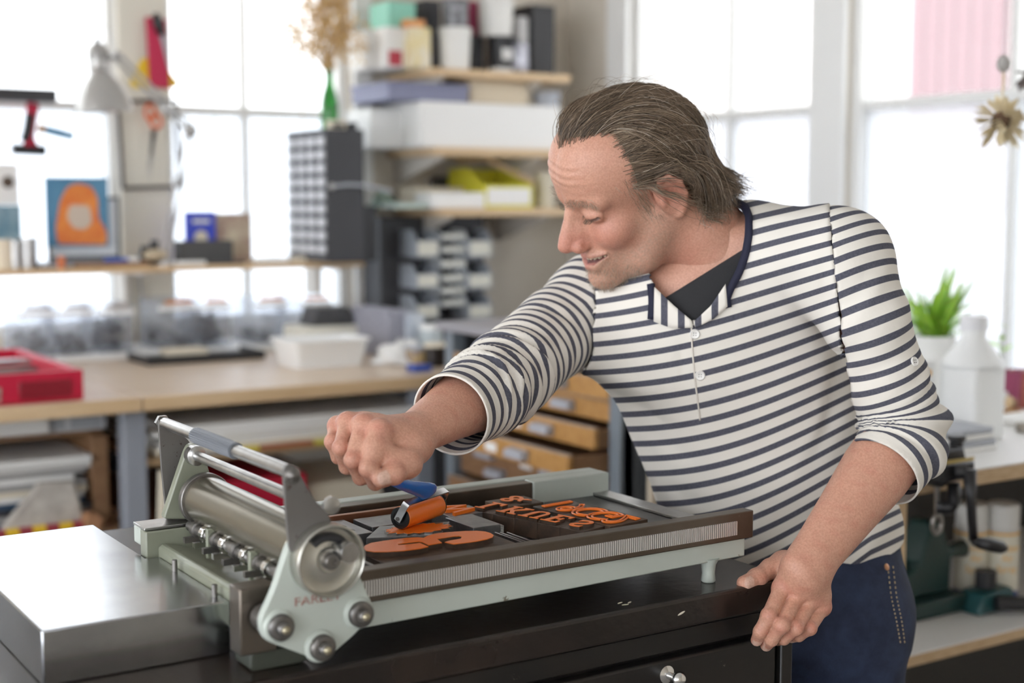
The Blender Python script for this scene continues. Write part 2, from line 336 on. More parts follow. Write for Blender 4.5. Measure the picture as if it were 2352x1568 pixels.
# carriage plates
def Q(u, v, y): p = onY(u, v, y); return (p[0], p[2])
YP = 1.170
def rounded(pts, r, n=5):
    out = []; m = len(pts); pts = [np.array(p) for p in pts]
    for i in range(m):
        a, b, c = pts[i-1], pts[i], pts[(i+1) % m]; da, dc = norm(a-b), norm(c-b)
        d = min(r, np.linalg.norm(a-b)*.45, np.linalg.norm(c-b)*.45)
        for k in range(n+1):
            t = k/n; q = (1-t)**2*(b+da*d)+2*t*(1-t)*b+t*t*(b+dc*d); out.append((float(q[0]), float(q[1])))
    return out
MB().prism(rounded([(.490, .985), (.545, .985), (.556, 1.002), (.490, 1.004)], .006), (0, 1.207, 0), (1, 0, 0), (0, 0, 1), (0, .04, 0)).build('base_casting', M('shadowed_olive_cast', (.05, .055, .042), .5), press, bevel=.002)  # olive darkened to carry the shadow under the press end in its colour
plate_px = [(668, 1236), (778, 1236), (812, 1290), (862, 1400), (826, 1448), (752, 1512), (715, 1510), (606, 1470), (597, 1425), (628, 1360)]
plate = rounded([Q(u, v, YP) for u, v in plate_px], .012)
sp = MB().prism(plate, (0, YP, 0), (1, 0, 0), (0, 0, 1), (0, .010, 0)).build('side_plate', GREEN, press, bevel=.0015, seg=3)
text_obj('maker_lettering', 'FARLEY', .0115, .0004, M('worn_red_letters', (.28, .10, .08), .5, var=(.42, .30, .26), vs=90), sp, (*[Q(730, 1375, YP)[0], YP-.0003, Q(730, 1375, YP)[1]],), (1.25, 0, 0), (0, 0, 1))
for u, v in ((640, 1437), (735, 1483), (823, 1407)):
    x, z = Q(u, v, YP)
    MB().lathe([(0, -.001), (.0158, -.001), (.0150, .002), (.0135, .0035), (0, .0035)], (x, YP, z), (0, -1, 0), 28).build('bolt_boss', GREEN, sp, smooth=50)
    MB().lathe([(0, 0), (.0122, 0), (.0122, .005), (.0105, .0065), (.0065, .0065), (.0065, .0125), (.0055, .0135), (.0025, .0135), (.0025, .0115), (0, .0115)], (x, YP-.0035, z), (0, -1, 0), 24).build('bolt', DSTEEL, sp, smooth=50)
    MB().lathe([(0, 0), (.004, 0), (.0045, .001), (.0032, .004), (0, .0045)], (x, YP-.0145, z), (0, -1, 0), 12).build('bolt_tip', M('oily_brass', (.45, .40, .28), .3, .8), sp, smooth=60)
# cam roller behind the plate
x, z = Q(640, 1437, YP); MB().cyl((x-.004, YP+.0102, z+.003), (x-.004, YP+.026, z+.003), .013, n=24).build('cam_roller', DSTEEL, press)
# handle arm (near) and its twin on the far side
arm_px = [(650, 1082), (658, 1066), (674, 1066), (690, 1090), (722, 1148), (752, 1178), (768, 1215), (745, 1275), (690, 1295), (664, 1262), (655, 1170)]
arm = rounded([Q(u, v, 1.1665) for u, v in arm_px], .006)
na = MB().prism(arm, (0, 1.1655, 0), (1, 0, 0), (0, 0, 1), (0, .004, 0)).build('handle_arm', PLATE, press, bevel=.0006)
x, z = Q(668, 1084, 1.1745); bx, bz = x, z
MB().lathe([(0, 0), (.0075, 0), (.0075, .002), (.005, .003), (.004, .005), (0, .006)], (bx-.003, 1.1655, bz-.001), (0, -1, 0), 20).build('arm_bolt', DSTEEL, na, smooth=50)
x2, z2 = Q(741, 1152, 1.182)
MB().lathe([(0, 0), (.0085, 0), (.0085, .004), (.005, .005), (0, .005)], (x2+.004, 1.174, z2-.002), (0, -1, 0), 20).build('arm_pivot', STEEL, na, smooth=50)
XF = [Q(362, 962, 1.515), Q(376, 968, 1.515), Q(432, 1010, 1.515), Q(478, 1105, 1.515), Q(462, 1190, 1.515), Q(382, 1192, 1.515), Q(370, 1080, 1.515)]
fa = MB().prism(rounded(XF, .005), (0, 1.513, 0), (1, 0, 0), (0, 0, 1), (0, .004, 0)).build('handle_arm', PLATE, press, bevel=.0006)
MB().tube([(bx, 1.167, bz), (bx, 1.513, bz)], .0063, 20).build('handle_bar', STEEL, press)
gy0, gy1 = 1.305, 1.415
ring = [(.0086 if k % 2 else .0078) for k in range(48)]
vs = []; 
for y in (gy0, gy1):
    for k, r in enumerate(ring):
        a = 2*math.pi*k/48; vs.append((bx+r*math.cos(a), y, bz+r*math.sin(a)))
fs = [(k, 48+k, 48+(k+1) % 48, (k+1) % 48) for k in range(48)]+[tuple(range(48)), tuple(range(48, 96))[::-1]]
MB().add(vs, fs).build('ribbed_grip', M('grey_rubber', (.14, .15, .17), .45), press, smooth=0)
MB().lathe([(0, 0), (.0085, 0), (.0085, .006), (.005, .008), (0, .008)], (bx, 1.517, bz), (0, 1, 0), 6).build('bar_nut', STEEL, press, smooth=0)
# far bearing bracket (green A-shape) and tie bar
BR = [Q(402, 1190, 1.495), Q(372, 1190, 1.495), Q(424, 1035, 1.495), Q(432, 1020, 1.495), Q(450, 1016, 1.495), Q(464, 1036, 1.495), Q(474, 1070, 1.495), Q(484, 1100, 1.495), Q(486, 1190, 1.495)]
MB().prism(rounded(BR, .005), (0, 1.490, 0), (1, 0, 0), (0, 0, 1), (0, .012, 0)).build('far_bracket', OLIVE, press, bevel=.0015)
tx, tz = Q(444, 1043, 1.49)
MB().lathe([(0, 0), (.011, 0), (.011, .012), (.008, .014), (0, .014)], (tx, 1.490, tz), (0, -1, 0), 24).build('bearing_boss', STEEL, press, smooth=50)
MB().tube([(tx, 1.186, tz), (tx, 1.489, tz)], .0055, 20).build('tie_bar', STEEL, press)
# crank disc
hx, hz = Q(745, 1281, 1.166)
wd = MB().lathe([(r*.90, h) for r, h in [(0, .006), (.0085, .006), (.0085, .010), (.012, .010), (.0135, .006), (.029, .0025), (.0335, .004), (.0345, .013), (.036, .0145), (.0375, .0135), (.0378, -.004), (.036, -.006), (0, -.006)][::-1]], (hx, 1.164, hz), (0, -1, 0), 64).build('crank_disc', M('cast_aluminium', (.62, .61, .57), .27, .9, var=(.55, .53, .46), vs=20), press, smooth=40)
MB().lathe([(0, 0), (.008, 0), (.008, .006), (.0065, .008), (.003, .008), (.003, .005), (0, .005)], (hx, 1.155, hz), (0, -1, 0), 20).build('hub_bolt', DSTEEL, wd, smooth=50)
kx, kz = Q(806, 1267, 1.145)
MB().lathe([(0, 0), (.006, 0), (.006, .006), (.0092, .007), (.0095, .017), (.009, .018), (0, .018)], (kx-.003, 1.158, kz), (0, -1, 0), 28).build('crank_knob', STEEL, wd, smooth=50)
MB().tube([(hx+.021*math.cos(a), 1.1595, hz+.021*math.sin(a)) for a in np.linspace(.45, 2.3, 14)], .0042, 10).build('disc_slot', BLACK, wd)
# ================================================================ type forme on the bed
ZB_, ZTYPE = 1.0372, 1.0605
INK = M('orange_ink', (.88, .19, .016), .30, bump=.12, bs=300); WOODT = M('inky_wood_type', (.035, .024, .018), .5, var=(.09, .055, .035), vs=30, bump=.2, bs=120)
BRNT = M('worn_wood_type', (.11, .062, .035), .55, var=(.05, .035, .025), vs=25, bump=.2, bs=120); FURN = M('grey_furniture_metal', (.20, .20, .205), .38, .8, var=(.30, .30, .30), vs=40); PALEF = M('white_speckled_metal', (.55, .54, .50), .5, var=(.10, .10, .09), vs=120)
def block(name, label, cat, px, z1, mat, group=None, z0=ZB_, bevel=.0006):
    """a squared block on the press bed; px are four image corners of its top face"""
    c = np.array([onZ(u, v, z1)[:2] for u, v in px]); o = MB().prism([tuple(q) for q in c], (0, 0, z0), (1, 0, 0), (0, 1, 0), (0, 0, z1-z0)).build(name, mat, None, bevel=bevel)
    return tag(o, label, cat, group)
def rect(px, z):      # axis-aligned footprint from three image corners
    c = np.array([onZ(u, v, z)[:2] for u, v in px]); return c[:, 0].min(), c[:, 0].max(), c[:, 1].min(), c[:, 1].max()
# large figure with orange ink
out = [(510, 945), (530, 920), (600, 890), (750, 865), (900, 845), (1050, 828), (1180, 822), (1245, 828), (1300, 800), (1400, 775), (1550, 758), (1750, 745), (1900, 742), (2000, 750), (2070, 770), (2105, 795), (2090, 820), (2020, 845), (1900, 868), (1780, 885), (1610, 905), (1505, 880), (1560, 862), (1700, 838), (1715, 815), (1680, 805), (1600, 810), (1410, 840), (1470, 888), (1305, 915), (1230, 880), (1180, 872), (1060, 885), (925, 905), (935, 916), (1000, 912), (1200, 892), (1305, 935), (1200, 960), (1000, 985), (800, 998), (640, 1000), (540, 985), (510, 960)]
out = [tuple(onZ(740+x/5.345, 1080+y/5.345, ZTYPE)[:2]) for x, y in out]
big = thing('wood_type_figure', 'large wooden figure 3 inked bright orange lying nearest the toothed rail', 'wood type', (.735, 1.275, ZB_))
MB().box(.655, .815, 1.236, 1.312, ZB_, ZTYPE-.006).build('type_block', BRNT, big, bevel=.0008)
MB().prism(out, (0, 0, ZTYPE-.006), (1, 0, 0), (0, 1, 0), (0, 0, .0055)).build('raised_figure', WOODT, big)
MB().prism(out, (0, 0, ZTYPE-.0005), (1, 0, 0), (0, 1, 0), (0, 0, .0007)).build('inked_face', INK, big, smooth=0)
# row of slab-serif letters, set mirrored as type is
SER = {'L': [[(0, 0), (.62, 0), (.62, .30), (.52, .30), (.48, .12), (.30, .12), (.30, .90), (.40, .92), (.40, 1), (0, 1), (0, .92), (.12, .90), (.12, .10), (0, .08)]],
       'K': [[(0, 0), (.36, 0), (.36, .08), (.28, .10), (.28, .42), (.36, .50), (.56, .10), (.48, .08), (.48, 0), (.84, 0), (.84, .08), (.76, .10), (.48, .60), (.70, .90), (.80, .92), (.80, 1), (.46, 1), (.46, .92), (.52, .90), (.28, .58), (.28, .90), (.36, .92), (.36, 1), (0, 1), (0, .92), (.10, .90), (.10, .10), (0, .08)]],
       'E': [[(0, 0), (.66, 0), (.66, .26), (.58, .26), (.54, .10), (.28, .10), (.28, .45), (.44, .45), (.44, .36), (.52, .36), (.52, .64), (.44, .64), (.44, .55), (.28, .55), (.28, .90), (.52, .90), (.56, .76), (.64, .76), (.64, 1), (0, 1), (0, .92), (.10, .90), (.10, .10), (0, .08)]],
       'U': [[(.0, 1), (0, .92), (.10, .90), (.10, .26), (.16, .10), (.30, 0), (.52, 0), (.66, .10), (.72, .26), (.72, .90), (.82, .92), (.82, 1), (.48, 1), (.48, .92), (.58, .90), (.58, .28), (.54, .16), (.46, .10), (.36, .12), (.30, .18), (.28, .28), (.28, .90), (.38, .92), (.38, 1)]]}
A0, A1 = onZ(1083, 1163, ZTYPE)[:2], onZ(1340, 1213, ZTYPE)[:2]      # along the row
dirw = norm(np.array([*(A1-A0), 0])); perp = np.array([-dirw[1], dirw[0], 0]); perp = perp if perp[0] > 0 else -perp
Lr = np.linalg.norm(A1-A0); n = 5
for k, ch in enumerate('LKUES'):
    w_ = Lr/n; c = np.array([*A0, 0])+dirw*(w_*(k+.5)); hh = .034
    t = thing('wood_type_letter', f'dark wooden type block with mirrored serif {ch} edged in orange', 'wood type', (*c[:2], ZB_), 'serif letters across the forme')
    MB().obox(c+[0, 0, (ZB_+ZTYPE-.004)/2]+perp*.0195, dirw*(w_/2-.0003), perp*.0195, np.array([0, 0, (ZTYPE-.004-ZB_)/2])).build('type_block', WOODT, t, bevel=.0006)
    o0 = c+perp*.0195
    if ch in SER:
        sx = w_*.86/.80
        for pl in SER[ch]:
            pts = [((x-.40), (.5-y)*1.0) for x, y in pl]
            MB().prism([(x*sx, y*hh) for x, y in pts], o0+[0, 0, ZTYPE-.004], dirw, perp, np.array([0, 0, .0036])).build('raised_letter', WOODT, t, smooth=0)
            MB().prism([(x*sx, y*hh) for x, y in pts], o0+[0, 0, ZTYPE-.0004], dirw, perp, np.array([0, 0, .0006])).build('inked_face', INK, t, smooth=0)
    else:
        text_obj('raised_letter', 'S', hh*1.35, .0018, WOODT, t, o0+[0, 0, ZTYPE-.0022], dirw, -perp, bold=.0005); text_obj('inked_face', 'S', hh*1.35, .0003, INK, t, o0+[0, 0, ZTYPE], dirw, -perp, bold=.0005)
# outlined figures row
B0, B1 = onZ(1222, 1157, ZTYPE)[:2], onZ(1400, 1203, ZTYPE)[:2]; dw = norm(np.array([*(B1-B0), 0])); pp = np.array([-dw[1], dw[0], 0]); pp = pp if pp[0] > 0 else -pp
Lb = np.linalg.norm(B1-B0); 
for k, ch in enumerate('19CG2'):
    w_ = Lb/5; c = np.array([*B0, 0])+dw*(w_*(k+.5))+pp*.0305
    t = thing('wood_type_outline', 'dark wooden type block with outlined orange '+('numeral one', 'numeral nine', 'letter C', 'letter G', 'numeral two')[k], 'wood type', (*c[:2], ZB_), 'outline letters by the press end')
    MB().obox(c+[0, 0, (ZB_+ZTYPE-.003)/2], dw*(w_/2-.0003), pp*.0295, np.array([0, 0, (ZTYPE-.003-ZB_)/2])).build('type_block', BRNT if k == 4 else WOODT, t, bevel=.0006)
    V, Fc = text_mesh(ch, .062, 0, outline=.0012); W = c+[0, 0, ZTYPE-.0014]+V[:, :1]*dw*.80-V[:, 1:2]*pp*1.0+V[:, 2:]*np.array([0, 0, 1.0])
    mesh_obj('inked_outline', W, Fc, INK, t)
# ampersand block
c = np.array([*onZ(1178, 1146, ZTYPE)[:2], 0]); t = thing('wood_type_ampersand', 'squat wooden type block with curly orange ampersand near the far rail', 'wood type', (*c[:2], ZB_))
MB().box(c[0]-.026, c[0]+.030, c[1]-.022, c[1]+.022, ZB_, ZTYPE-.003).build('type_block', BRNT, t, bevel=.0006)
text_obj('raised_letter', '&', .046, .0014, WOODT, t, c+[.002, 0, ZTYPE-.0018], (0, -1.15, 0), (-1.0, 0, 0), bold=.0003); text_obj('inked_face', '&', .046, .0003, INK, t, c+[.002, 0, ZTYPE-.0001], (0, -1.15, 0), (-1.0, 0, 0), bold=.0003)
# metal furniture and cuts left of the roller
def fbox(name, label, cat, x0, x1, y0, y1, z1, mat, z0=ZB_, group=None): return tag(MB().box(x0, x1, y0, y1, z0, z1).build(name, mat, None, bevel=.0006), label, cat, group)
fbox('metal_block', 'flat grey metal block with pale speckled end beside the orange 3', 'metal furniture', .806, .842, 1.330, 1.392, ZTYPE-.003, FURN)
fbox('metal_end_piece', 'white speckled metal strip closing the grey block', 'metal furniture', .8425, .8465, 1.330, 1.386, ZTYPE-.005, PALEF)
t = thing('mounted_letter', 'metal block carrying an orange W behind the roller', 'wood type', (.845, 1.415, ZB_)); MB().box(.815, .866, 1.397, 1.440, ZB_, ZTYPE-.004).build('type_block', FURN, t, bevel=.0006); text_obj('inked_letter', 'W', .040, .0018, INK, t, (.84, 1.418, ZTYPE-.0022), (0, -1, 0), (-1.2, 0, 0), bold=.0006)
fbox('metal_block', 'grey flat metal plate behind the jagged orange cut', 'metal furniture', .715, .775, 1.398, 1.446, ZTYPE-.004, FURN)
fbox('brass_rule', 'thin bar with a brown inked edge near the far rail', 'rule', .690, .800, 1.455, 1.463, ZTYPE, M('copper_rule', (.30, .14, .08), .35, .6))
fbox('steel_rule', 'thin steel bar along the far rail behind the brown bar', 'rule', .690, .800, 1.4645, 1.470, ZTYPE-.004, STEEL)
fb = fbox('slotted_block', 'black metal furniture block with two slots beside the cylinder', 'metal furniture', .655, .705, 1.376, 1.450, ZTYPE-.004, FURN)
for y in (1.394, 1.415): MB().box(.672, .692, y, y+.008, ZTYPE-.0041, ZTYPE-.0037).build('slot', BLACK, fb, bevel=.0)
cut = thing('linocut_block', 'metal mounted cut with jagged orange image under the roller', 'printing block', (.74, 1.355, ZB_))
MB().prism([(.684, 1.352), (.722, 1.394), (.800, 1.372), (.760, 1.322)], (0, 0, ZB_), (1, 0, 0), (0, 1, 0), (0, 0, ZTYPE-ZB_-.003)).build('mount', FURN, cut, bevel=.0006)
rj = random.Random(5); jag = []
for k in range(34):
    a = 2*math.pi*k/34; r = 1 + (.13 if k % 2 else -.14)*rj.uniform(.4, 1); jag.append((.748+.036*r*math.cos(a)+.006*math.sin(a), 1.352+.020*r*math.sin(a)-.006*math.cos(a)))
MB().prism(jag, (0, 0, ZTYPE-.003), (1, 0, 0), (0, 1, 0), (0, 0, .0022)).build('cut_relief', STEEL, cut, smooth=0); MB().prism([(x*.96+.748*.04, y*.96+1.352*.04) for x, y in jag], (0, 0, ZTYPE-.0008), (1, 0, 0), (0, 1, 0), (0, 0, .0006)).build('inked_face', INK, cut, smooth=0)
for i, (x, l) in enumerate(((.822, 'nearest the orange 3'), (.829, 'second from the orange 3'), (.838, 'third from the orange 3'))): fbox('lead_strip', f'thin upright lead strip {l}', 'lead strip', x, x+.0022, 1.238, 1.312, ZTYPE-.006-.001*i, DSTEEL, group='lead strips beside the orange 3')
for i, (x, l) in enumerate(((.628, 'by the cylinder end'), (.640, 'touching the orange 3 block'))): fbox('lead_strip', f'short dark lead strip {l}', 'lead strip', x, x+.005, 1.236, 1.30, ZTYPE-.008+.002*i, DSTEEL, group='lead strips beside the cylinder')
fbox('pale_rule', 'pale metal strip lying along the inside of the near rail', 'rule', .70, .93, 1.2265, 1.2345, ZTYPE-.004, PALEF)
# ================================================================ brayer (hand roller)
RR = .0125; zc = ZTYPE+RR
La, Rb = onZ(920, 1189, zc), onZ(1004, 1160, zc); ax = norm(Rb-La); mid = (La+Rb)/2; grip0 = at(905, 1104, 1.49); hd = norm(grip0-mid)
br_ = thing('hand_brayer', 'small orange-inked hand roller with blue handle held in the fist', 'brayer', (*mid[:2], ZTYPE))
MB().lathe([(0, 0), (RR-.0015, 0), (RR, .001), (RR, np.linalg.norm(Rb-La)-.001), (RR-.0015, np.linalg.norm(Rb-La)), (0, np.linalg.norm(Rb-La))], La, ax, 48).build('roller', INK, br_, smooth=40)
hub = M('black_hub', (.008, .008, .009), .25)
for P_, s_ in ((La, -1), (Rb, 1)):
    MB().lathe([(0, 0), (RR-.0003, 0), (RR-.0004, .0012), (.0085, .0014), (.0082, .0006), (.0055, .0006), (.005, .003), (0, .003)], P_+ax*s_*.0002, ax*s_, 32).build('roller_hub', hub, br_, smooth=40)
up_ = norm(hd-ax*np.dot(hd, ax)); sd_ = np.cross(ax, up_); e0, e1 = La-ax*.0045, Rb+ax*.0045; top = .0215
fr_ = MB(); wf = .0042
def flatbar(mb, pts, nrm, wd, th):
    vs = []
    for i, p in enumerate(pts):
        p = np.asarray(p); t = norm(np.asarray(pts[min(i+1, len(pts)-1)])-np.asarray(pts[max(i-1, 0)])); b = norm(np.cross(t, nrm)); vs += [p-nrm*wd-b*th, p+nrm*wd-b*th, p+nrm*wd+b*th, p-nrm*wd+b*th]
    m = len(pts); return mb.add(vs, [(i*4+k, i*4+(k+1) % 4, i*4+4+(k+1) % 4, i*4+4+k) for i in range(m-1) for k in range(4)]+[(0, 3, 2, 1), (4*m-4, 4*m-3, 4*m-2, 4*m-1)])
cn = [e0-up_*.003, e0+up_*(top-.004), e0+up_*(top-.001)+ax*.001, e0+up_*top+ax*.004, e1+up_*top-ax*.004, e1+up_*(top-.001)-ax*.001, e1+up_*(top-.004), e1-up_*.003]
flatbar(fr_, cn, sd_, wf, .0008).build('fork', STEEL, br_, smooth=30)
for e_, s_ in ((e0, -1), (e1, 1)): MB().lathe([(0, 0), (.0022, 0), (.0022, .0012), (0, .0015)], e_+ax*s_*.0008, ax*s_, 12).build('axle_pin', DSTEEL, br_)
blue = M('blue_plastic', (.015, .16, .60), .22); hb = mid+up_*(top+.001); he = at(838, 1050, 1.502); m1 = grip0
wing = MB(); 
prof = [(hb+ax*0, .0160, .0042), (hb+up_*.003, .0150, .0045), (hb+up_*.006+(m1-hb)*.1, .0105, .0048), (hb+(m1-hb)*.62, .0066, .0058), (m1, .0070, .0068), (m1+(he-m1)*.25, .0082, .0080), (m1+(he-m1)*.7, .0090, .0088), (he, .0080, .0080), (he+norm(he-m1)*.006, .0035, .0035)]
vs = []; nn_ = 20
for i, (c, a, b) in enumerate(prof):
    t = norm(prof[min(i+1, len(prof)-1)][0]-prof[max(i-1, 0)][0]); A_ = norm(ax-t*np.dot(ax, t)); B_ = np.cross(t, A_)
    vs += [c+A_*a*math.cos(2*math.pi*k/nn_)+B_*b*math.sin(2*math.pi*k/nn_) for k in range(nn_)]
m = len(prof); wing.add(vs, [(i*nn_+k, i*nn_+(k+1) % nn_, (i+1)*nn_+(k+1) % nn_, (i+1)*nn_+k) for i in range(m-1) for k in range(nn_)]+[tuple(range(nn_))[::-1], tuple((m-1)*nn_+k for k in range(nn_))])
ho = wing.build('handle', blue, br_, smooth=180); sub = ho.modifiers.new('round', 'SUBSURF'); sub.levels = sub.render_levels = 1
# ================================================================ long bench under the back windows
ZBN = .95
lam = M('pale_worktop', (.60, .46, .33), .30, var=(.68, .55, .42), vs=4, stretch=(1, 8, 8)); 
bench = thing('workbench', 'long pale timber workbench under the back windows', 'workbench', (.8, 3.9, 0))
for a, b in ((-.4, .30), (.305, 1.085), (1.09, 1.93)): MB().box(a, b, 3.33, 4.48, ZBN-.034, ZBN).build('worktop_board', lam, bench, bevel=.003)
for a, b in ((-.4, .30), (.305, 1.085), (1.09, 1.93)): MB().box(a, b, 3.322, 3.3298, ZBN-.034, ZBN-.001).build('edge_strip', PINE, bench, bevel=.001)
for x in (-.2, 1.055, 1.86): MB().box(x, x+.055, 3.37, 3.425, 0, ZBN-.034).build('leg', M('grey_steel_leg', (.30, .32, .36), .45), bench, bevel=.003); MB().box(x, x+.05, 4.40, 4.45, 0, ZBN-.034).build('leg', M('grey_steel_leg', (.30, .32, .36), .45), bench, bevel=.003)
MB().box(-.4, 1.05, 3.43, 4.45, .60, .62).build('under_shelf', BROWNW, bench, bevel=.002); MB().box(1.115, 1.90, 3.40, 4.45, .765, .785).build('under_shelf', PINE, bench, bevel=.002); MB().box(1.115, 1.90, 3.40, 4.45, .50, .52).build('under_shelf', BROWNW, bench, bevel=.002)
MB().box(-.4, 1.04, 3.50, 4.45, .842, .856).build('under_shelf', BROWNW, bench, bevel=.002); MB().box(1.005, 1.045, 3.47, 4.45, .621, .841).build('divider', BROWNW, bench, bevel=.002)
MB().box(-.4, 1.93, 4.452, 4.478, .05, ZBN-.036).build('back_panel', CHAR, bench)
def pbox(name, label, cat, u0, v0, u1, v1, Y, depth, mat, z0=None, group=None, bevel=.003, parent=None):
    """box standing with its front on the plane y=Y; image extents give width and height, z0 the surface it rests on"""
    um, vm = (u0+u1)/2, (v0+v1)/2; xa, xb = onY(u0, vm, Y)[0], onY(u1, vm, Y)[0]; zb, zt = onY(um, v1, Y)[2], onY(um, v0, Y)[2]
    if z0 is not None: zb = z0
    o = MB().box(xa, xb, Y, Y+depth, zb, zt).build(name, mat, parent, bevel=bevel)
    return tag(o, label, cat, group) if parent is None else o
# ---- red tray with scrap
tray = thing('red_tray', 'red plastic tray with angled rim on the bench near the left edge', 'tray', (.6, 3.6, ZBN)); x0, x1, y0, y1, zt = .25, .958, 3.36, 3.95, 1.022
for nm, b in (('tray_wall', (x0, x1, y0, y0+.022, ZBN+.006, zt)), ('tray_wall', (x0, x1, y1-.022, y1, ZBN+.006, zt)), ('tray_wall', (x0, x0+.022, y0+.022, y1-.022, ZBN+.006, zt)), ('tray_wall', (x1-.022, x1, y0+.022, y1-.022, ZBN+.006, zt)), ('tray_floor', (x0, x1, y0, y1, ZBN, ZBN+.006))): MB().box(*b).build(nm, RED, tray, bevel=.003)
MB().box(x1-.15, x1-.03, y0-.006, y0-.0005, ZBN+.012, zt-.02).build('handle_recess', M('dark_red', (.25, .008, .02), .4), tray, bevel=.003); MB().box(x0+.2, x1-.19, y0-.003, y0-.0002, ZBN+.008, zt-.03).build('torn_label', M('scuffed_label', (.30, .07, .08), .7, var=(.55, .48, .40), vs=40), tray, bevel=.0)
for k, l in enumerate(('pale', 'dark', 'silver')):
    tag(MB().obox((.70+.05*k, 3.62+.09*k, ZBN+.02+.016*k), np.array([.19, .03-.03*k, .004]), np.array([-.006, .024, .0]), np.array([0, 0, .006])).build('metal_strip', (FURN, DSTEEL, STEEL)[k], bevel=.001), f'{l} metal strip lying in the red tray', 'metal strip', 'strips in the red tray')
# ---- clear bins along the window
ledge = tag(MB().box(.30, 2.0, 4.14, 4.45, ZBN, ZBN+.016).build('white_ledge', WHITE, bevel=.003), 'white board lying along the back of the bench under the plastic bins', 'board')
binp = thinglass('milky_plastic', (.97, .98, 1), .05, .16, (.95, .96, .98)); dark = M('lead_sorts', (.05, .05, .055), .5, var=(.14, .13, .13), vs=80)
bins = [(45, 128, 705, 'first bin from the left with dark lumps', .5, 0), (138, 215, 702, 'second bin from the left with a low dark heap', .35, 0), (228, 306, 700, 'third bin from the left filled high with dark metal', .75, 0), (368, 452, 690, 'fourth bin, orange handle strip and low heap', .35, 1), (462, 530, 688, 'fifth bin, orange handle strip and tall dark heap', .8, 1), (586, 660, 684, 'sixth bin with orange handle strip, nearly empty', .2, 1), (690, 760, 682, 'last bin before the wall with a dark slab', .3, 1)]
rb = random.Random(2)
for (a, b, v, l, fill, o_) in bins:
    Y = 4.21; xa, xb = onY(a, 760, Y)[0], onY(b, 760, Y)[0]; zt = onY(a, v, Y)[2]; z0 = ZBN+.0165; dp = .20
    t = thing('clear_bin', 'milky plastic bin, '+l, 'storage bin', ((xa+xb)/2, Y+dp/2, z0), 'plastic bins under the back windows')
    for nm, bb in (('bin_front', (xa, xb, Y, Y+.003, z0, zt-.03)), ('bin_back', (xa, xb, Y+dp-.003, Y+dp, z0, zt)), ('bin_side', (xa, xa+.003, Y+.003, Y+dp-.003, z0, zt)), ('bin_side', (xb-.003, xb, Y+.003, Y+dp-.003, z0, zt)), ('bin_floor', (xa+.003, xb-.003, Y+.003, Y+dp-.003, z0, z0+.003))): MB().box(*bb).build(nm, binp, t, bevel=.0008)
    MB().box(xa-.004, xb+.004, Y-.006, Y+.004, zt-.032, zt-.018).build('bin_rim', WHITE, t, bevel=.002)
    MB().box(xa+.014, xb-.014, Y-.010, Y-.0062, zt-.012, zt).build('handle_strip', M('orange_strip', (.60, .22, .05), .5) if o_ else M('taupe_strip', (.42, .36, .32), .6), t, bevel=.001)
    hp = MB(); hgt = (zt-z0)*fill*.7
    for k in range(int(20+60*fill)):
        c = np.array([rb.uniform(xa+.022, xb-.022), rb.uniform(Y+.03, Y+dp-.03), z0+.012+rb.uniform(0, hgt)]); q = [norm([rb.gauss(0, 1) for _ in range(3)]) for _ in range(2)]; e1_ = q[0]; e2_ = norm(np.cross(e1_, q[1])); e3_ = np.cross(e1_, e2_); hp.obox(c, e1_*.011, e2_*.007, e3_*.006)
    tag(hp.build('metal_sorts', dark, smooth=0), f'heap of small dark metal pieces inside the {l.split(",")[0].split(" with")[0].split(" filled")[0]}', 'metal pieces')['kind'] = 'stuff'
tag(MB().box(1.405, 1.53, 4.05, 4.13, ZBN+.012, ZBN+.03).build('tan_block', CREAM, bevel=.003), 'tan wooden block on the black flat tray', 'block')
bt = thing('black_flat_tray', 'shallow black tray lying at the back of the bench', 'tray', (1.47, 4.05, ZBN)); MB().box(1.32, 1.66, 3.96, 4.135, ZBN, ZBN+.011).build('tray_floor', BLACK, bt, bevel=.002)
for bb in ((1.32, 1.66, 3.95, 3.959, ZBN, ZBN+.024), (1.31, 1.319, 3.95, 4.135, ZBN, ZBN+.024), (1.661, 1.67, 3.95, 4.135, ZBN, ZBN+.024)): MB().box(*bb).build('tray_rim', BLACK, bt, bevel=.002)
# white tub, lid box, rag
tub = thing('white_tub', 'white plastic tub with flared rim near the right end of the bench', 'tub', (1.80, 3.74, ZBN)); cx, cy = 1.74, 3.72
MB().prism(rounded([(-.105, -.075), (.105, -.075), (.105, .075), (-.105, .075)], .03), (cx, cy, ZBN), (1, 0, 0), (0, 1, 0), (0, 0, .004)).build('tub_base', WHITE, tub)
vs, fs = [], []; base = rounded([(-.105, -.075), (.105, -.075), (.105, .075), (-.105, .075)], .03); nb2 = len(base)
for sc, z in ((1, .004), (1.16, .075), (1.22, .078), (1.22, .072), (1.13, .070), (.97, .006)): vs += [(cx+x*sc, cy+y*sc, ZBN+z) for x, y in base]
for i in range(5): fs += [(i*nb2+k, i*nb2+(k+1) % nb2, (i+1)*nb2+(k+1) % nb2, (i+1)*nb2+k) for k in range(nb2)]
MB().add(vs, fs).build('tub_wall', WHITE, tub, smooth=50)
tag(MB().box(1.80, 2.02, 3.96, 4.12, ZBN+.0, ZBN+.085).build('cream_box', M('cream_plastic', (.80, .78, .68), .5), bevel=.006), 'cream plastic box behind the white tub', 'box')
tag(MB().prism([(1.84, 0), (1.99, 0), (1.965, .055), (1.86, .055)], (0, 3.98, ZBN+.0855), (1, 0, 0), (0, 0, 1), (0, .11, 0)).build('black_tin', M('black_speckle', (.03, .03, .032), .5, var=(.08, .08, .085), vs=120), bevel=.003), 'speckled black tin standing on the cream plastic box', 'tin')
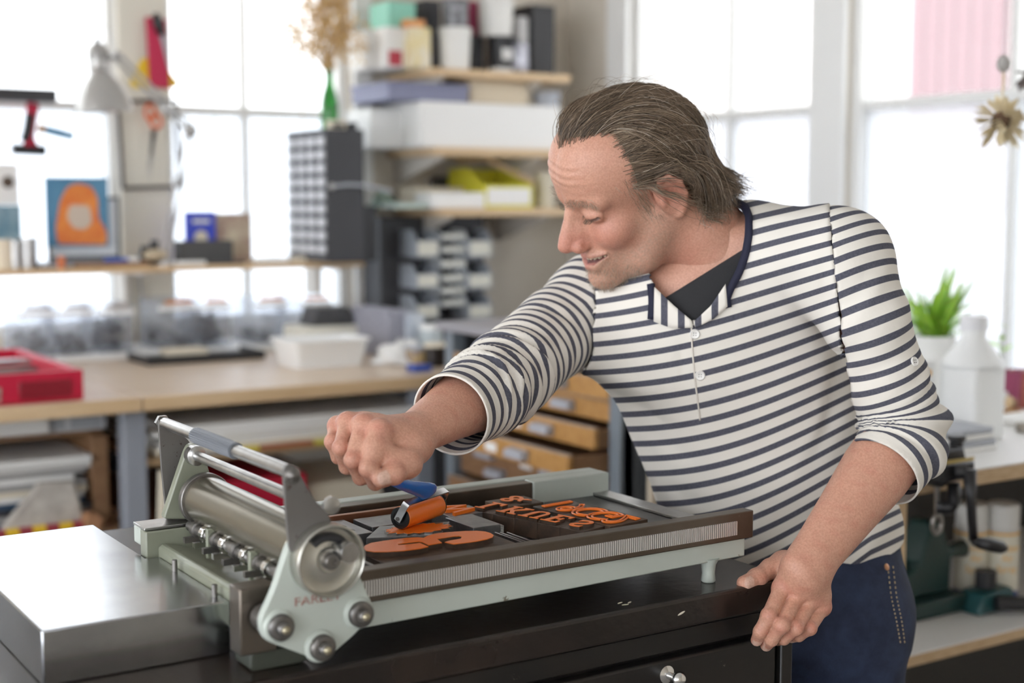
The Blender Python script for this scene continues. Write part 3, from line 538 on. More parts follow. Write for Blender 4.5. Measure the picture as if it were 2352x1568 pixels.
rv = []; rf = []; nn2 = 26
for j in range(11):
    for i in range(nn2):
        a = 2*math.pi*i/nn2; ph = math.pi*.5*j/10; rr_ = math.cos(ph)*(1+.18*math.sin(3*a+j)+.08*math.sin(7*a)); rv.append((1.955+.085*rr_*math.cos(a), 3.62+.07*rr_*math.sin(a), ZBN+.002+.052*math.sin(ph)*(1+.25*math.sin(2*a+1)+.15*math.sin(5*a+j))))
rf = [(j*nn2+i, j*nn2+(i+1) % nn2, (j+1)*nn2+(i+1) % nn2, (j+1)*nn2+i) for j in range(10) for i in range(nn2)]+[tuple(range(nn2))[::-1]]
tag(MB().add(rv, rf).build('white_rag', PAPER, smooth=180), 'crumpled white rag on the right end of the bench', 'rag')
# ---- under the bench
tr = thing('white_plastic_tray', 'white plastic drawer tray with labels under the bench left of the leg', 'tray', (.7, 3.8, .857)); MB().box(.30, 1.045, 3.47, 4.2, .857, .905).build('tray_body', M('grey_white_plastic', (.62, .63, .64), .5), tr, bevel=.006); MB().box(.30, 1.05, 3.465, 4.21, .9055, .912).build('tray_rim', WHITE, tr, bevel=.002)
for a, b in ((.86, .94), (.955, 1.03)): MB().box(a, b, 3.4675, 3.4698, .866, .898).build('label', M('grey_label', (.40, .42, .45), .7), tr, bevel=0)
tag(MB().box(.55, .90, 3.452, 3.4648, .862, .91).build('white_carton', PAPER, bevel=.004), 'white rounded carton in front of the plastic drawer tray', 'carton')
def sheets(name, label, cat, x0, x1, y0, y1, z0, n, th, mat, seed):
    r = random.Random(seed); t = thing(name, label, cat, ((x0+x1)/2, (y0+y1)/2, z0)); z = z0
    for k in range(n):
        a = r.uniform(-.012, .012); dx, dy = r.uniform(-.02, .02), r.uniform(-.012, .012); c = np.array([(x0+x1)/2+dx, (y0+y1)/2+dy, z+th/2]); ca, sa_ = math.cos(a), math.sin(a)
        MB().obox(c, np.array([ca, sa_, 0])*(x1-x0)/2, np.array([-sa_, ca, 0])*(y1-y0)/2, np.array([0, 0, th/2*.94])).build('sheet', mat[k % len(mat)], t, bevel=.0006); z += th
    return z
NAV = M('navy_card', (.03, .07, .13), .6); GRC = M('grey_card', (.35, .34, .33), .7)
z = sheets('paper_stack', 'pile of white and grey sheets on the shelf under the bench, left of the leg', 'paper stack', .35, .985, 3.48, 4.2, .6205, 11, .0145, [PAPER, NAV, GRC, CHAR, NAV, PAPER, CREAM, GRC, PAPER, GRC, PAPER], 3)
tag(MB().box(.40, 1.0, 3.455, 4.1, .7805, .800).build('white_board', PAPER, bevel=.003), 'large white board with a curled edge on top of the pile', 'board')
tag(MB().prism([(.62, .623), (.80, .623), (.66, .70), (.62, .70)], (0, 3.452, 0), (1, 0, 0), (0, 0, 1), (0, .02, 0)).build('pink_cloth', M('crimson_cloth', (.45, .03, .10), .8), bevel=.004), 'crimson folded cloth hanging in front of the paper pile', 'cloth')
tag(MB().prism([(.76, .623), (.98, .623), (.955, .74), (.87, .745), (.82, .69)], (0, 3.445, 0), (1, 0, 0), (0, 0, 1), (0, .025, 0)).build('stained_cloth', M('stained_canvas', (.62, .58, .52), .9, var=(.40, .36, .32), vs=20), bevel=.008), 'stained off-white canvas folded beside the crimson cloth', 'cloth')
rod = thing('striped_rod', 'red and yellow banded rod lying across the lower shelf', 'rod', (.78, 3.435, .62))
for k in range(15): MB().cyl((.50+.0315*k, 3.437, .6325), (.5315+.0315*k, 3.437, .6325), .0115, n=14).build('band', (M('band_red', (.35, .04, .06), .4), M('band_yellow', (.85, .55, .03), .4))[k % 2], rod)
tag(MB().lathe([(.008, 0), (.021, 0), (.021, .06), (.008, .06)], (.985, 3.40, .6415), (0, 1, 0), 20).build('cardboard_tube', M('kraft', (.40, .20, .10), .7), smooth=50), 'brown cardboard tube end-on beside the bench leg', 'cardboard tube')
sheets('drawing_stack', 'white sheets on the upper shelf under the bench, right of the leg', 'paper stack', 1.15, 1.90, 3.375, 4.3, .7855, 7, .011, [GRC, CREAM, PAPER, PAPER, PAPER, PAPER, PAPER], 8)
for k, (a, b, c) in enumerate(((1.32, 1.40, (.75, .60, .05)), (1.40, 1.55, (.40, .13, .05)), (1.55, 1.66, (.70, .62, .08)), (1.66, 1.85, (.42, .16, .07)))): tag(MB().box(a, b-.003, 3.352, 3.364, .787, .7985).build('folder_tab', M(f'tab_{k}', c, .6), bevel=.001), ('yellow', 'rust brown', 'olive yellow', 'reddish brown')[k]+' folder edge in front of the white sheets under the bench', 'folder', 'folder edges under the bench')
def solid(name, label, cat, b, mat, bevel=.003, group=None): return tag(MB().box(*b).build(name, mat, None, bevel=bevel), label, cat, group)
solid('wood_board', 'pale board lying on the lowest shelf under the bench, right of the leg', 'timber board', (1.14, 1.88, 3.42, 4.3, .5205, .55), PINE); solid('wood_board', 'brown board stacked on the pale board under the bench', 'timber board', (1.16, 1.86, 3.44, 4.3, .5505, .585), BROWNW)
solid('red_box', 'bright red folder box standing under the bench behind the press bar', 'box', (1.33, 1.56, 3.43, 3.75, .5855, .70), RED); solid('cream_carton', 'cream carton beside the red folder box', 'box', (1.58, 1.80, 3.46, 3.8, .5855, .66), CREAM)
rl = thing('paper_roll', 'rolled yellowish paper tube sticking out beside the bench leg', 'paper roll', (1.15, 3.36, .6)); 
for k in range(3): MB().tube([(1.135+.02*k, 3.36, .55+.0*k), (1.15+.02*k, 3.38, .755)], .010+.003*k, 12).build('roll', (CREAM, PAPER, M('ochre_paper', (.55, .36, .06), .7))[k], rl)
# ================================================================ window shelf and what stands on it
ZS = 1.222; shelf = tag(MB().box(-.4, 2.13, 4.2, 4.44, ZS-.018, ZS).build('window_shelf', PINE, bevel=.003), 'narrow pine shelf running across the back windows', 'shelf')
for x in (.6, 1.392, 2.05): MB().box(x, x+.02, 4.40, 4.499, ZS-.12, ZS-.0185).box(x, x+.02, 4.22, 4.41, ZS-.03, ZS-.0185).build('bracket', M('pale_bracket', (.6, .56, .5), .5), shelf, bevel=.002)
for k, (u, r, h, l) in enumerate(((8, .028, .085, 'cream enamel mug at the left frame edge'), (38, .027, .082, 'dented tin mug, second on the window shelf'), (66, .026, .09, 'tall tin cup right of the dented mug'))):
    x = onY(u, 590, 4.27)[0]; tag(MB().lathe([(0, 0), (r*.9, 0), (r, h), (r*.93, h), (r*.83, .004), (0, .004)], (x, 4.27, ZS), n=24).build('tin_cup', (CREAM, STEEL, STEEL)[k], smooth=40), l, 'cup', 'cups on the window shelf')
# postcards on the glass
def card(name, label, u0, v0, u1, v1, Y, mat, cat='picture'):
    o = MB().box(onY(u0, v0, Y)[0], onY(u1, v0, Y)[0], Y, Y+.003, onY(u0, v1, Y)[2], onY(u0, v0, Y)[2]).build(name, mat, bevel=0); return tag(o, label, cat)
c1 = card('cream_card', 'cream card with a dark spiky flower at the left frame edge', -60, 375, 41, 470, 4.40, PAPER); MB().ell((onY(18, 418, 4.398)[0], 4.399, onY(18, 418, 4.398)[2]), (.018, .002, .018)).build('printed_flower', M('umber_print', (.10, .07, .05), .8), c1, smooth=180)
q = onY(0, 471, 4.395); c2 = tag(MB().box(onY(-60, 500, 4.395)[0], onY(48, 500, 4.395)[0], 4.395, 4.398, ZS+.0003, q[2]).build('blue_card', M('sea_print', (.08, .20, .28), .6, var=(.30, .42, .48), vs=14), bevel=0), 'blue landscape card below the spiky flower card', 'picture')
x0_, x1_ = onY(105, 480, 4.33)[0], onY(249, 480, 4.33)[0]; zb_, zt_ = onY(170, 566, 4.33)[2], onY(170, 407, 4.33)[2]
pic = tag(MB().box(x0_, x1_, 4.33, 4.335, max(zb_, ZS+.018), zt_).build('portrait_print', M('blue_print', (.06, .20, .36), .5, var=(.12, .30, .45), vs=6), bevel=0), 'blue printed picture with an orange shape leaning in front of the laptop screen', 'picture')
def pp_(u, v, y=4.329): q = onY(u, v, y); return (q[0], q[2])
def blob(name, px, mat, y): MB().prism(rounded([pp_(u, v) for u, v in px], .012, 4), (0, y, 0), (1, 0, 0), (0, 0, 1), (0, -.0006, 0)).build(name, mat, pic, smooth=0)
ORG = M('print_orange', (.72, .16, .04), .5, var=(.82, .30, .06), vs=20)
blob('printed_shape', [(132, 560), (128, 520), (138, 460), (155, 428), (180, 420), (210, 428), (225, 455), (226, 500), (245, 530), (246, 562)], ORG, 4.3298); blob('printed_patch', [(153, 500), (160, 470), (205, 472), (212, 510), (195, 528), (168, 524)], M('print_pale', (.62, .52, .42), .6), 4.3290)
lt = thing('laptop', 'open silver laptop with dark screen frame behind the blue picture', 'laptop', (1.25, 4.33, ZS))
xl, xr = onY(85, 590, 4.29)[0], onY(308, 590, 4.29)[0]; MB().box(xl, xr, 4.225, 4.345, ZS, ZS+.016).build('base', M('laptop_silver', (.42, .43, .46), .35, .6), lt, bevel=.003); MB().box(xl+.03, xr-.03, 4.235, 4.30, ZS+.0162, ZS+.0185).build('keyboard', CHAR, lt, bevel=.001)
xs0, xs1 = onY(108, 500, 4.345)[0], onY(276, 500, 4.345)[0]; zs1 = onY(190, 452, 4.345)[2]; MB().box(xs0, xs1, 4.346, 4.354, ZS+.017, zs1).build('screen_lid', BLACK, lt, bevel=.002); MB().box(xs0+.008, xs1-.012, 4.3445, 4.3458, ZS+.03, zs1-.008).build('screen', M('pale_screen', (.72, .75, .78), .3), lt, bevel=0)
tag(MB().lathe([(0, 0), (.011, 0), (.011, .03), (.008, .036), (0, .037)], (onY(141, 600, 4.215)[0], 4.215, ZS), n=16).build('orange_cap_bottle', M('orange_cap', (.62, .17, .05), .4), smooth=40), 'small orange pot at the front edge of the window shelf', 'pot')
tag(MB().box(onY(172, 608, 4.21)[0], onY(342, 608, 4.21)[0], 4.205, 4.2245, ZS, ZS+.014).build('brown_rule', BROWNW, bevel=.001), 'dark brown wooden ruler along the front of the window shelf', 'ruler')
mk = thing('blue_marker', 'blue and white marker pen lying on the brown ruler', 'pen', (onY(275, 598, 4.215)[0], 4.215, ZS+.0142)); xm = onY(240, 598, 4.215)[0]; MB().cyl((xm, 4.214, ZS+.021), (xm+.07, 4.216, ZS+.021), .006, n=12).build('barrel', M('marker_blue', (.08, .16, .55), .4), mk); MB().cyl((xm+.0705, 4.216, ZS+.021), (xm+.105, 4.217, ZS+.021), .0066, n=12).build('cap', WHITE, mk)
for k, (u, h) in enumerate(((333, .06), (355, .075))): tag(MB().lathe([(0, 0), (.020, 0), (.021, h*.6), (.012, h*.75), (.012, h*.8), (.014, h*.82), (.014, h), (0, h)], (onY(u, 590, 4.27+.03*k)[0], 4.27+.03*k, ZS), n=20).build('ink_bottle', BLACK, smooth=40), ('short black ink bottle left of its taller neighbour', 'taller black ink bottle behind the shell brush')[k], 'bottle', 'ink bottles on the window shelf')
tag(MB().ell((onY(358, 597, 4.225)[0], 4.2265, ZS+.0185+.014), (.040, .018, .018)).build('sponge', M('natural_sponge', (.62, .52, .36), .9, var=(.42, .33, .22), vs=60, bump=.8, bs=90), smooth=180), 'tan natural sponge beside the ink bottles', 'sponge')
for nm, l, u0, v0, u1, Y, m_ in (('blue_book', 'bright blue book standing behind the grey box', 430, 486, 496, 4.34, M('cobalt_cover', (.04, .07, .55), .4)), ('cream_book', 'cream illustrated book right of the blue book', 496, 490, 579, 4.35, M('cream_print', (.62, .55, .40), .5, var=(.35, .22, .18), vs=16))): pbox(nm, l, 'book', u0, v0, u1, 580, Y, .03, m_, ZS)
b_ = bpy.data.objects['blue_book']; q = onY(462, 545, 4.3395); MB().lathe([(0, 0), (.022, 0), (.022, .0006), (0, .0006)], (q[0], 4.3400, q[2]), (0, -1, 0), 20).build('cover_circle', CREAM, b_); q = onY(462, 508, 4.3395); MB().box(q[0]-.028, q[0]+.028, 4.3392, 4.3399, q[2]-.006, q[2]+.006).build('title_band', PAPER, b_)
pbox('grey_box', 'long charcoal box in front of the two books', 'box', 416, 553, 536, 585, 4.25, .07, M('charcoal_card', (.075, .073, .072), .7), ZS)
for k, (u0, u1, l) in enumerate(((400, 470, 'loose white papers at the lamp foot'), (480, 560, 'dark flat folder in front of the charcoal box'), (585, 660, 'pile of pale papers left of the drawer unit'))): tag(MB().box(onY(u0, 600, 4.22)[0], onY(u1, 600, 4.22)[0], 4.207, 4.245, ZS, ZS+(.012, .008, .018)[k]).build('flat_papers', (PAPER, CHAR, PAPER)[k], bevel=.001), l, 'papers', 'papers on the window shelf')
for u, l, m_ in ((632, 'small black cube left of the drawer unit', BLACK), (690, 'small cream box at the drawer unit corner', CREAM)): pbox('small_box', l, 'box', u-14, 590, u+14, 612, 4.21, .03, m_, ZS)
# ---- small-parts drawer unit
xA, xB, yA = onY(752, 450, 4.13)[0], onY(838, 450, 4.13)[0], 4.13; yB = min(onX(641, 450, xA)[1], 4.44); zT = onY(795, 296, yA)[2]; ZS2 = ZS
du = thing('drawer_unit', 'tall black steel cabinet with a grid of small white drawers on its left side', 'drawer cabinet', ((xA+xB)/2, (yA+yB)/2, ZS2)); MB().box(xA, xB, yA+.0, yB, ZS2, zT).build('case', CHAR, du, bevel=.004)
rows, cols = 9, 4
for r in range(rows):
    for c in range(cols):
        za = ZS2+.03+(zT-ZS2-.04)*r/rows; zb = za+(zT-ZS2-.04)/rows*.60; ya = yA+.012+(yB-yA-.02)*c/cols; yb = ya+(yB-yA-.02)/cols*.62
        d = MB().box(xA-.010, xA-.0005, ya, yb, za, zb).build('small_drawer', M('drawer_white', (.74, .75, .78), .5), du, bevel=.0015)
hdp = MB().tube([onY(762, 428, yA-.012), onY(800, 424, yA-.02), onY(838, 426, yA-.02), onY(900, 440, yA-.03)], .0055, 10).build('catch_rod', GREYP, du); MB().ell(onY(762, 428, yA-.010), .011).build('catch_knob', STEEL, du)
x9 = onY(866, 540, 4.16)[0]; solid('black_box', 'black upright box right of the drawer unit', 'box', (xB+.003, x9, 4.16, 4.3, onY(850, 606, 4.16)[2]+.0, onY(850, 478, 4.16)[2]), BLACK)
bpy.data.objects['black_box'].location.z = ZS
# bottle with dried flowers
bx_, by_ = onY(757, 280, 4.30)[0], 4.30; zt0 = zT
bo = thing('green_bottle', 'green glass bottle holding the dried bouquet on the drawer unit', 'bottle', (bx_, by_, zt0)); gl = M('green_glass', (.03, .30, .04), .08, trans=.55, spec=.6)
MB().lathe([(0, 0), (.028, 0), (.029, .01), (.029, .09), (.024, .12), (.013, .155), (.012, .185), (.0145, .186), (.0145, .196), (.010, .196)], (bx_, by_, zt0), n=28).build('glass_body', gl, bo, smooth=50)
mb2 = solid('matchbox', 'small tan matchbox in front of the green bottle', 'box', (bx_-.035, bx_+.022, 4.22, 4.255, zT, zT+.032), CREAM); MB().box(bx_-.028, bx_+.010, 4.2185, 4.2198, zT+.008, zT+.022).build('label', BLACK, mb2)
solid('black_cube', 'black cube right of the matchbox on the drawer unit', 'box', (bx_+.026, bx_+.052, 4.20, 4.235, zT, zT+.026), BLACK)
dr = thing('dried_bouquet', 'bushy bunch of golden dried flowers standing in the green bottle', 'dried flowers', (bx_, by_, zt0+.19)); straw = M('dry_straw', (.62, .40, .16), .8, var=(.75, .55, .28), vs=40)
rd = random.Random(9); st, hd_ = MB(), MB()
for k in range(70):
    u = rd.gauss(744, 42); v = rd.uniform(-50, 125); tip = onY(u, v, by_+rd.uniform(-.05, .05)); a = np.array([bx_+rd.uniform(-.006, .006), by_+rd.uniform(-.006, .006), zt0+.18]); m_ = (a+tip)/2+np.array([rd.uniform(-.01, .01), 0, .01]); st.tube([a, m_, tip], .0011, 5)
    for j in range(16):
        q = tip+np.array([rd.gauss(0, .016), rd.gauss(0, .016), rd.gauss(-.012, .022)]); e_ = norm([rd.gauss(0, 1) for _ in range(3)]); f_ = norm(np.cross(e_, [.3, .5, .8])); hd_.add([q-e_*.012, q+f_*.006, q+e_*.012, q-f_*.006], [(0, 1, 2, 3)])
st.build('stems', straw, dr, smooth=180)['kind'] = 'stuff'; hd_.build('florets', straw, dr, smooth=0)['kind'] = 'stuff'
d2 = thing('dried_thistle', 'single thin dried stem with a small spiky head left of the green bottle', 'dried flowers', onY(681, 292, 4.31)); d2.location.z = zT; z_ = MB(); q0 = np.array([onY(700, 292, 4.31)[0], 4.31, zT]); q1 = onY(680, 185, 4.31); z_.tube([q0, (q0+q1)/2, q1], .0012, 5)
for k in range(22): e_ = norm([rd.gauss(0, 1) for _ in range(3)]); z_.tube([q1, q1+e_*.022], [.0012, .0003], 4)
z_.build('stem', straw, d2, smooth=180)
# ---- architect lamp
lp = thing('desk_lamp', 'silver articulated desk lamp clamped to the window shelf', 'lamp', (*onY(395, 600, 4.24)[:2], ZS)); alu = M('lamp_silver', (.50, .49, .47), .34, .7); YL = 4.18
Pp = lambda u, v, y=YL: onY(u, v, y)
b0 = np.array([Pp(395, 600)[0], 4.24, ZS]); MB().lathe([(0, 0), (.03, 0), (.03, .008), (.012, .012), (.012, .04), (0, .04)], b0, n=20).build('base', alu, lp, smooth=40)
j0, j1 = b0+np.array([0, 0, .04]), Pp(437, 300)
for s_ in (-.011, .011): MB().tube([j0+[s_, 0, 0], j1+[s_, 0, 0]], .0058, 8).build('lower_rod', alu, lp)
MB().ell(j1, (.022, .012, .022)).build('elbow_joint', STEEL, lp, smooth=180); j2 = Pp(268, 128)
dv = norm(np.cross(j2-j1, [0, 1, 0]))*.010
for s_ in (-1, 1): MB().tube([j1+dv*s_, j2+dv*s_], .0058, 8).build('upper_rod', alu, lp)
MB().ell(j2, (.013, .012, .016)).build('head_joint', STEEL, lp, smooth=180); MB().ell(onY(385, 250, YL-.01), (.016, .01, .02)).build('spring_pivot', STEEL, lp, smooth=180)
ht = Pp(222, 98); hb2 = Pp(238, 256); ax_ = norm(hb2-ht); Lh = np.linalg.norm(hb2-ht); sh_ = MB().lathe([(.001, 0), (.022, .004), (.030, .018), (.031, Lh*.40), (.028, Lh*.43), (.034, Lh*.47), (.058, Lh*.62), (.078, Lh*.82), (.086, Lh), (.083, Lh), (.074, Lh*.82), (.054, Lh*.63), (.030, Lh*.48), (.0, Lh*.46)], ht, ax_, 36).build('lamp_shade', alu, lp, smooth=50)
MB().lathe([(0, 0), (.008, 0), (.006, .014), (0, .015)], ht, -ax_, 12).build('cable_gland', BLACK, sh_); MB().tube([j2, (j2+ht+ax_*.06)/2, ht+ax_*.06+norm(np.cross(ax_, [0, -1, 0]))*.028], .005, 8).build('head_arm', STEEL, lp)
ab, bb_, _ = basis(ax_)
for k in range(7):
    a = -1.2+.4*k; dr_ = norm(np.array([math.sin(a), -math.cos(a), 0])); p0 = ht+ax_*.028+dr_*.0308; p1 = ht+ax_*.055+dr_*.0312; MB().tube([p0, p1], .0018, 6).build('vent_slot', BLACK, sh_)
MB().tube([ht-ax_*.014, ht-ax_*.045+[.0, 0, .005], ht-ax_*.05+[.03, 0, 0], j2+[0, 0, .01]], .0016, 6).build('cable', M('clear_cable', (.7, .72, .75), .4), lp)
# ---- things hung on the window bars and pier
YH = 4.455
solid('black_beam', 'black squared bar lying along the left window rail', 'bar', (.75, onY(132, 220, YH-.03)[0], YH-.03, YH+.03, onY(60, 234, YH)[2], onY(60, 204, YH)[2]), CHAR)
rbk = thing('red_brayer', 'red and black hand roller hanging from the window rail', 'brayer', onY(66, 350, YH)); rc = M('red_grip', (.50, .02, .06), .4)
MB().tube([onY(76, 238, YH), onY(72, 270, YH), onY(66, 315, YH), onY(70, 335, YH)], [.019, .017, .017, .022], 14).build('handle', rc, rbk, smooth=180); MB().tube([onY(70, 262, YH-.008), onY(64, 300, YH-.008), onY(57, 325, YH-.006)], [.014, .015, .015], 10).build('grip_pad', BLACK, rbk, smooth=180); MB().prism([pp_(u, v, YH) for u, v in ((54, 335), (84, 330), (92, 348), (48, 348))], (0, YH-.012, 0), (1, 0, 0), (0, 0, 1), (0, .024, 0)).build('yoke', rc, rbk, bevel=.003); MB().cyl(onY(28, 342, YH), onY(104, 346, YH), .0165, n=20).build('roller', BLACK, rbk)
sp_ = thing('blue_spatula', 'blue handled brush hanging slanted beside the red roller', 'brush', onY(128, 318, YH)); MB().tube([onY(102, 297, YH), onY(135, 305, YH), onY(168, 314, YH)], [.012, .013, .011], 10).build('handle', M('teal_blue', (.03, .18, .32), .4), sp_); MB().tube([onY(88, 294, YH), onY(103, 297, YH)], [.014, .012], 10).build('tip', OAK, sp_); MB().tube([onY(92, 290, YH), onY(90, 260, YH)], .0008, 5).build('string', PAPER, sp_)
YP2 = 4.462
tag(MB().prism([pp_(u, v, YP2+.012) for u, v in ((298, 190), (326, 135), (362, 128), (412, 192), (400, 202), (310, 202))], (0, YP2+.012, 0), (1, 0, 0), (0, 0, 1), (0, .004, 0)).build('yellow_sign', M('yellow_sheet', (.90, .62, .03), .5), bevel=.001), 'yellow triangular sign behind the red sheath on the pier', 'sign')
rs2 = thing('red_sheath', 'long red sheath with a black-handled knife pinned on the pier', 'knife sheath', onY(362, 205, YP2)); MB().prism([pp_(u, v, YP2) for u, v in ((334, 38), (382, 45), (389, 204), (345, 200))], (0, YP2-.006, 0), (1, 0, 0), (0, 0, 1), (0, .012, 0)).build('sheath', M('crimson_leather', (.55, .02, .08), .5), rs2, bevel=.003); MB().tube([onY(357, 30, YP2-.012), onY(362, 50, YP2-.012), onY(372, 80, YP2-.012)], [.008, .018, .013], 12).build('knife_handle', BLACK, rs2, smooth=180); MB().prism([pp_(u, v, YP2) for u, v in ((364, 82), (378, 80), (386, 165))], (0, YP2-.012, 0), (1, 0, 0), (0, 0, 1), (0, .004, 0)).build('blade', GREYP, rs2)
fr2 = thing('hanging_frame', 'empty dark wooden frame hanging on the window pier', 'frame', onY(345, 430, YP2)); FU = [(270, 232), (404, 232), (412, 428), (282, 432)]
for a, b in zip(FU, FU[1:]+FU[:1]): MB().tube([onY(*a, YP2+.006), onY(*b, YP2+.006)], .0068, 6).build('frame_bar', M('dark_walnut', (.07, .055, .05), .5), fr2)
sc = thing('orange_scissors', 'orange-handled scissors hanging point down in the dark frame', 'scissors', onY(345, 430, YP2)); osc = M('orange_plastic', (.75, .14, .03), .4)
for cx_, cy_, rx, ry in ((345, 258, .016, .024), (358, 278, .018, .022)): q = onY(cx_, cy_, YP2-.014); MB().tube([q+np.array([rx*math.cos(a), 0, ry*math.sin(a)]) for a in np.linspace(0, 2*math.pi, 22, endpoint=False)], .0055, 8, closed=True).build('finger_loop', osc, sc, smooth=180)
for e_ in ((340, 425), (333, 415)): MB().prism([pp_(u, v, YP2) for u, v in ((344, 300), (356, 298), e_)], (0, YP2-.016, 0), (1, 0, 0), (0, 0, 1), (0, .003, 0)).build('blade', STEEL, sc)
tag(MB().tube([onY(462, 298, WB+.05), onY(480, 285, WB+.05), onY(498, 266, WB+.05)], [.002, .004, .001], 8).build('green_clip', M('leaf_green', (.08, .40, .12), .5), smooth=180), 'thin green clip stuck on the window glass right of the lamp elbow', 'clip')
tag(MB().tube([onY(420, 172, YH), onY(421, 236, YH)], .0016, 6).build('wire_hook', BLACK), 'thin black wire hook right of the yellow sign', 'hook')
tag(MB().tube([onY(320, 632, 4.44), onY(333, 730, 4.44), onY(342, 805, 4.44)], .0035, 8).build('power_cable', GREYP, smooth=180), 'grey cable running down the pier behind the bins', 'cable')
# ================================================================ wall shelves in the corner
YF = 4.15
ZSH = [1.858, 1.596, 1.392]
for k, (z, l) in enumerate(zip(ZSH, ('top', 'middle', 'lowest'))):
    xl_, xr_ = (2.37, 2.37, 2.40)[k], (2.92, 2.95, 2.97)[k]
    s_ = tag(MB().box(xl_, xr_, YF, 4.495, z-.026, z).build('wall_shelf', PINE, bevel=.003), f'{l} of the three pine wall shelves in the corner', 'shelf', 'wall shelves in the corner')
    for x in (xl_+.03, xl_+.42): MB().prism([(YF+.02, z-.027), (4.495, z-.027), (4.495, z-.12), (4.47, z-.12), (YF+.02, z-.037)], (x, 0, 0), (0, 1, 0), (0, 0, 1), (.018, 0, 0)).build('bracket', M('pale_bracket', (.6, .56, .5), .5), s_, bevel=.002)
def vbox(name, label, cat, u0, v0, u1, z0, Y, depth, mat, group=None, bevel=.004, lift=.0005): return pbox(name, label, cat, u0, v0, u1, 0, Y, depth, mat, z0+lift, group, bevel)
def tubr(name, label, u, v0, r, z0, Y, mat, lid=None, taper=.9, cat='tub', group=None):
    x = onY(u, v0, Y)[0]; h = onY(u, v0, Y)[2]-z0; t = thing(name, label, cat, (x, Y, z0+.0005), group)
    MB().lathe([(0, .0005), (r*taper, .0005), (r, h*.86), (0, h*.86)], (x, Y, z0), n=26).build('body', mat, t, smooth=40); MB().lathe([(0, h*.861), (r*1.05, h*.861), (r*1.05, h*.98), (r, h), (0, h)], (x, Y, z0), n=26).build('lid', lid or mat, t, smooth=40); return t, x, h
z1_ = ZSH[0]; ENA = M('tub_white', (.80, .79, .75), .45)
t_, x_, h_ = tubr('ink_tub', 'white plastic ink tub in front on the top wall shelf', 1045, 65, .054, z1_, 4.24, ENA)
t_, x_, h_ = tubr('ink_tin', 'black printed tin under the upper white tub', 1155, 86, .052, z1_, 4.26, BLACK, cat='tin'); MB().box(x_-.035, x_+.03, 4.206, 4.2095, z1_+.045, z1_+.085).build('label', PAPER, t_); MB().lathe([(.0515, .006), (.0528, .006), (.0528, .02), (.0515, .02)], (x_, 4.26, z1_), n=26).build('white_band', WHITE, t_)
tubr('ink_tub', 'big white plastic tub stacked on the black tin', 1140, -2, .060, z1_+h_+.0005, 4.27, ENA)
tubr('dark_jar', 'charcoal jar standing on the front white tub', 1045, 0, .046, onY(1045, 65, 4.24)[2]+.0008, 4.25, M('smoked_jar', (.06, .06, .065), .25, var=(.3, .3, .32), vs=30), cat='jar')
vbox('white_carton', 'tall white carton at the left end of the top wall shelf', 'carton', 838, 70, 866, z1_, 4.33, .12, PAPER); vbox('printed_carton', 'white carton with red print beside the tall carton', 'carton', 884, 62, 940, z1_, 4.27, .14, PAPER)
c_ = bpy.data.objects['printed_carton']; q = onY(905, 130, 4.2695); MB().box(q[0]-.02, q[0]+.03, 4.2688, 4.2699, z1_+.01, z1_+.06).build('red_label', M('red_print', (.50, .05, .08), .6), c_)
vbox('yellow_carton', 'cream and yellow carton next to the front white tub', 'carton', 945, 62, 990, z1_, 4.22, .12, M('cream_yellow', (.80, .66, .30), .6, var=(.82, .78, .70), vs=14))
solid('teal_box', 'mint green box lying on the cartons at the shelf end', 'box', (onY(893, 20, 4.28)[0], onY(955, 20, 4.28)[0], 4.28, 4.42, onY(900, 62, 4.27)[2]+.0006, onY(920, 4, 4.28)[2]), M('mint_card', (.28, .62, .48), .6))
solid('orange_sheaf', 'orange folded paper sheaf above the yellow carton', 'papers', (onY(935, 50, 4.23)[0], onY(975, 50, 4.23)[0], 4.225, 4.275, onY(960, 62, 4.22)[2]+.0006, onY(960, 44, 4.22)[2]), M('orange_paper', (.75, .35, .14), .7))
vbox('dark_box', 'black box file at the right end of the top wall shelf', 'box file', 1222, 12, 1275, z1_, 4.24, .2, BLACK); vbox('grey_tin', 'small grey tin between the stacked tubs and the black box file', 'tin', 1190, 38, 1214, z1_, 4.25, .08, M('grey_print', (.50, .49, .48), .5)); vbox('foil_bag', 'crumpled clear bag in front of the grey tin', 'bag', 1192, 95, 1218, z1_, 4.17, .06, M('foil', (.62, .62, .68), .25, .4, var=(.35, .36, .42), vs=50), bevel=.014)
vbox('black_tin', 'dark tin between the two white tubs', 'tin', 1086, 82, 1112, z1_, 4.30, .08, CHAR); vbox('maroon_box', 'maroon box behind the upper white tub', 'box', 1070, 2, 1100, z1_, 4.40, .08, M('maroon', (.28, .02, .07), .6)); vbox('brown_backdrop_box', 'dark brown archive box at the back of the top wall shelf', 'box', 975, 0, 1012, z1_, 4.36, .1, CHAR)
z2_ = ZSH[1]
vbox('paper_ream', 'long white paper stack on the middle wall shelf', 'paper stack', 968, 238, 1288, z2_, 4.17, .30, PAPER); z22 = onY(1120, 238, 4.17)[2]
vbox('white_box', 'white lidded box at the left end of the middle wall shelf', 'box', 850, 250, 925, z2_, 4.30, .18, WHITE)
t_ = thing('blue_grey_lid', 'blue-grey box lid resting on the white box and paper stack', 'box lid', (2.5, 4.3, z22)); xa, xb = onY(978, 220, 4.20)[0], onY(1075, 220, 4.20)[0]; BG_ = M('blue_grey_card', (.24, .25, .36), .6); MB().box(xa-.14, xb, 4.20, 4.47, z22+.0008, z22+.0585).build('lid_body', BG_, t_, bevel=.003); MB().box(xa-.145, xb+.005, 4.195, 4.475, z22+.046, z22+.062).build('lid_rim', BG_, t_, bevel=.003)
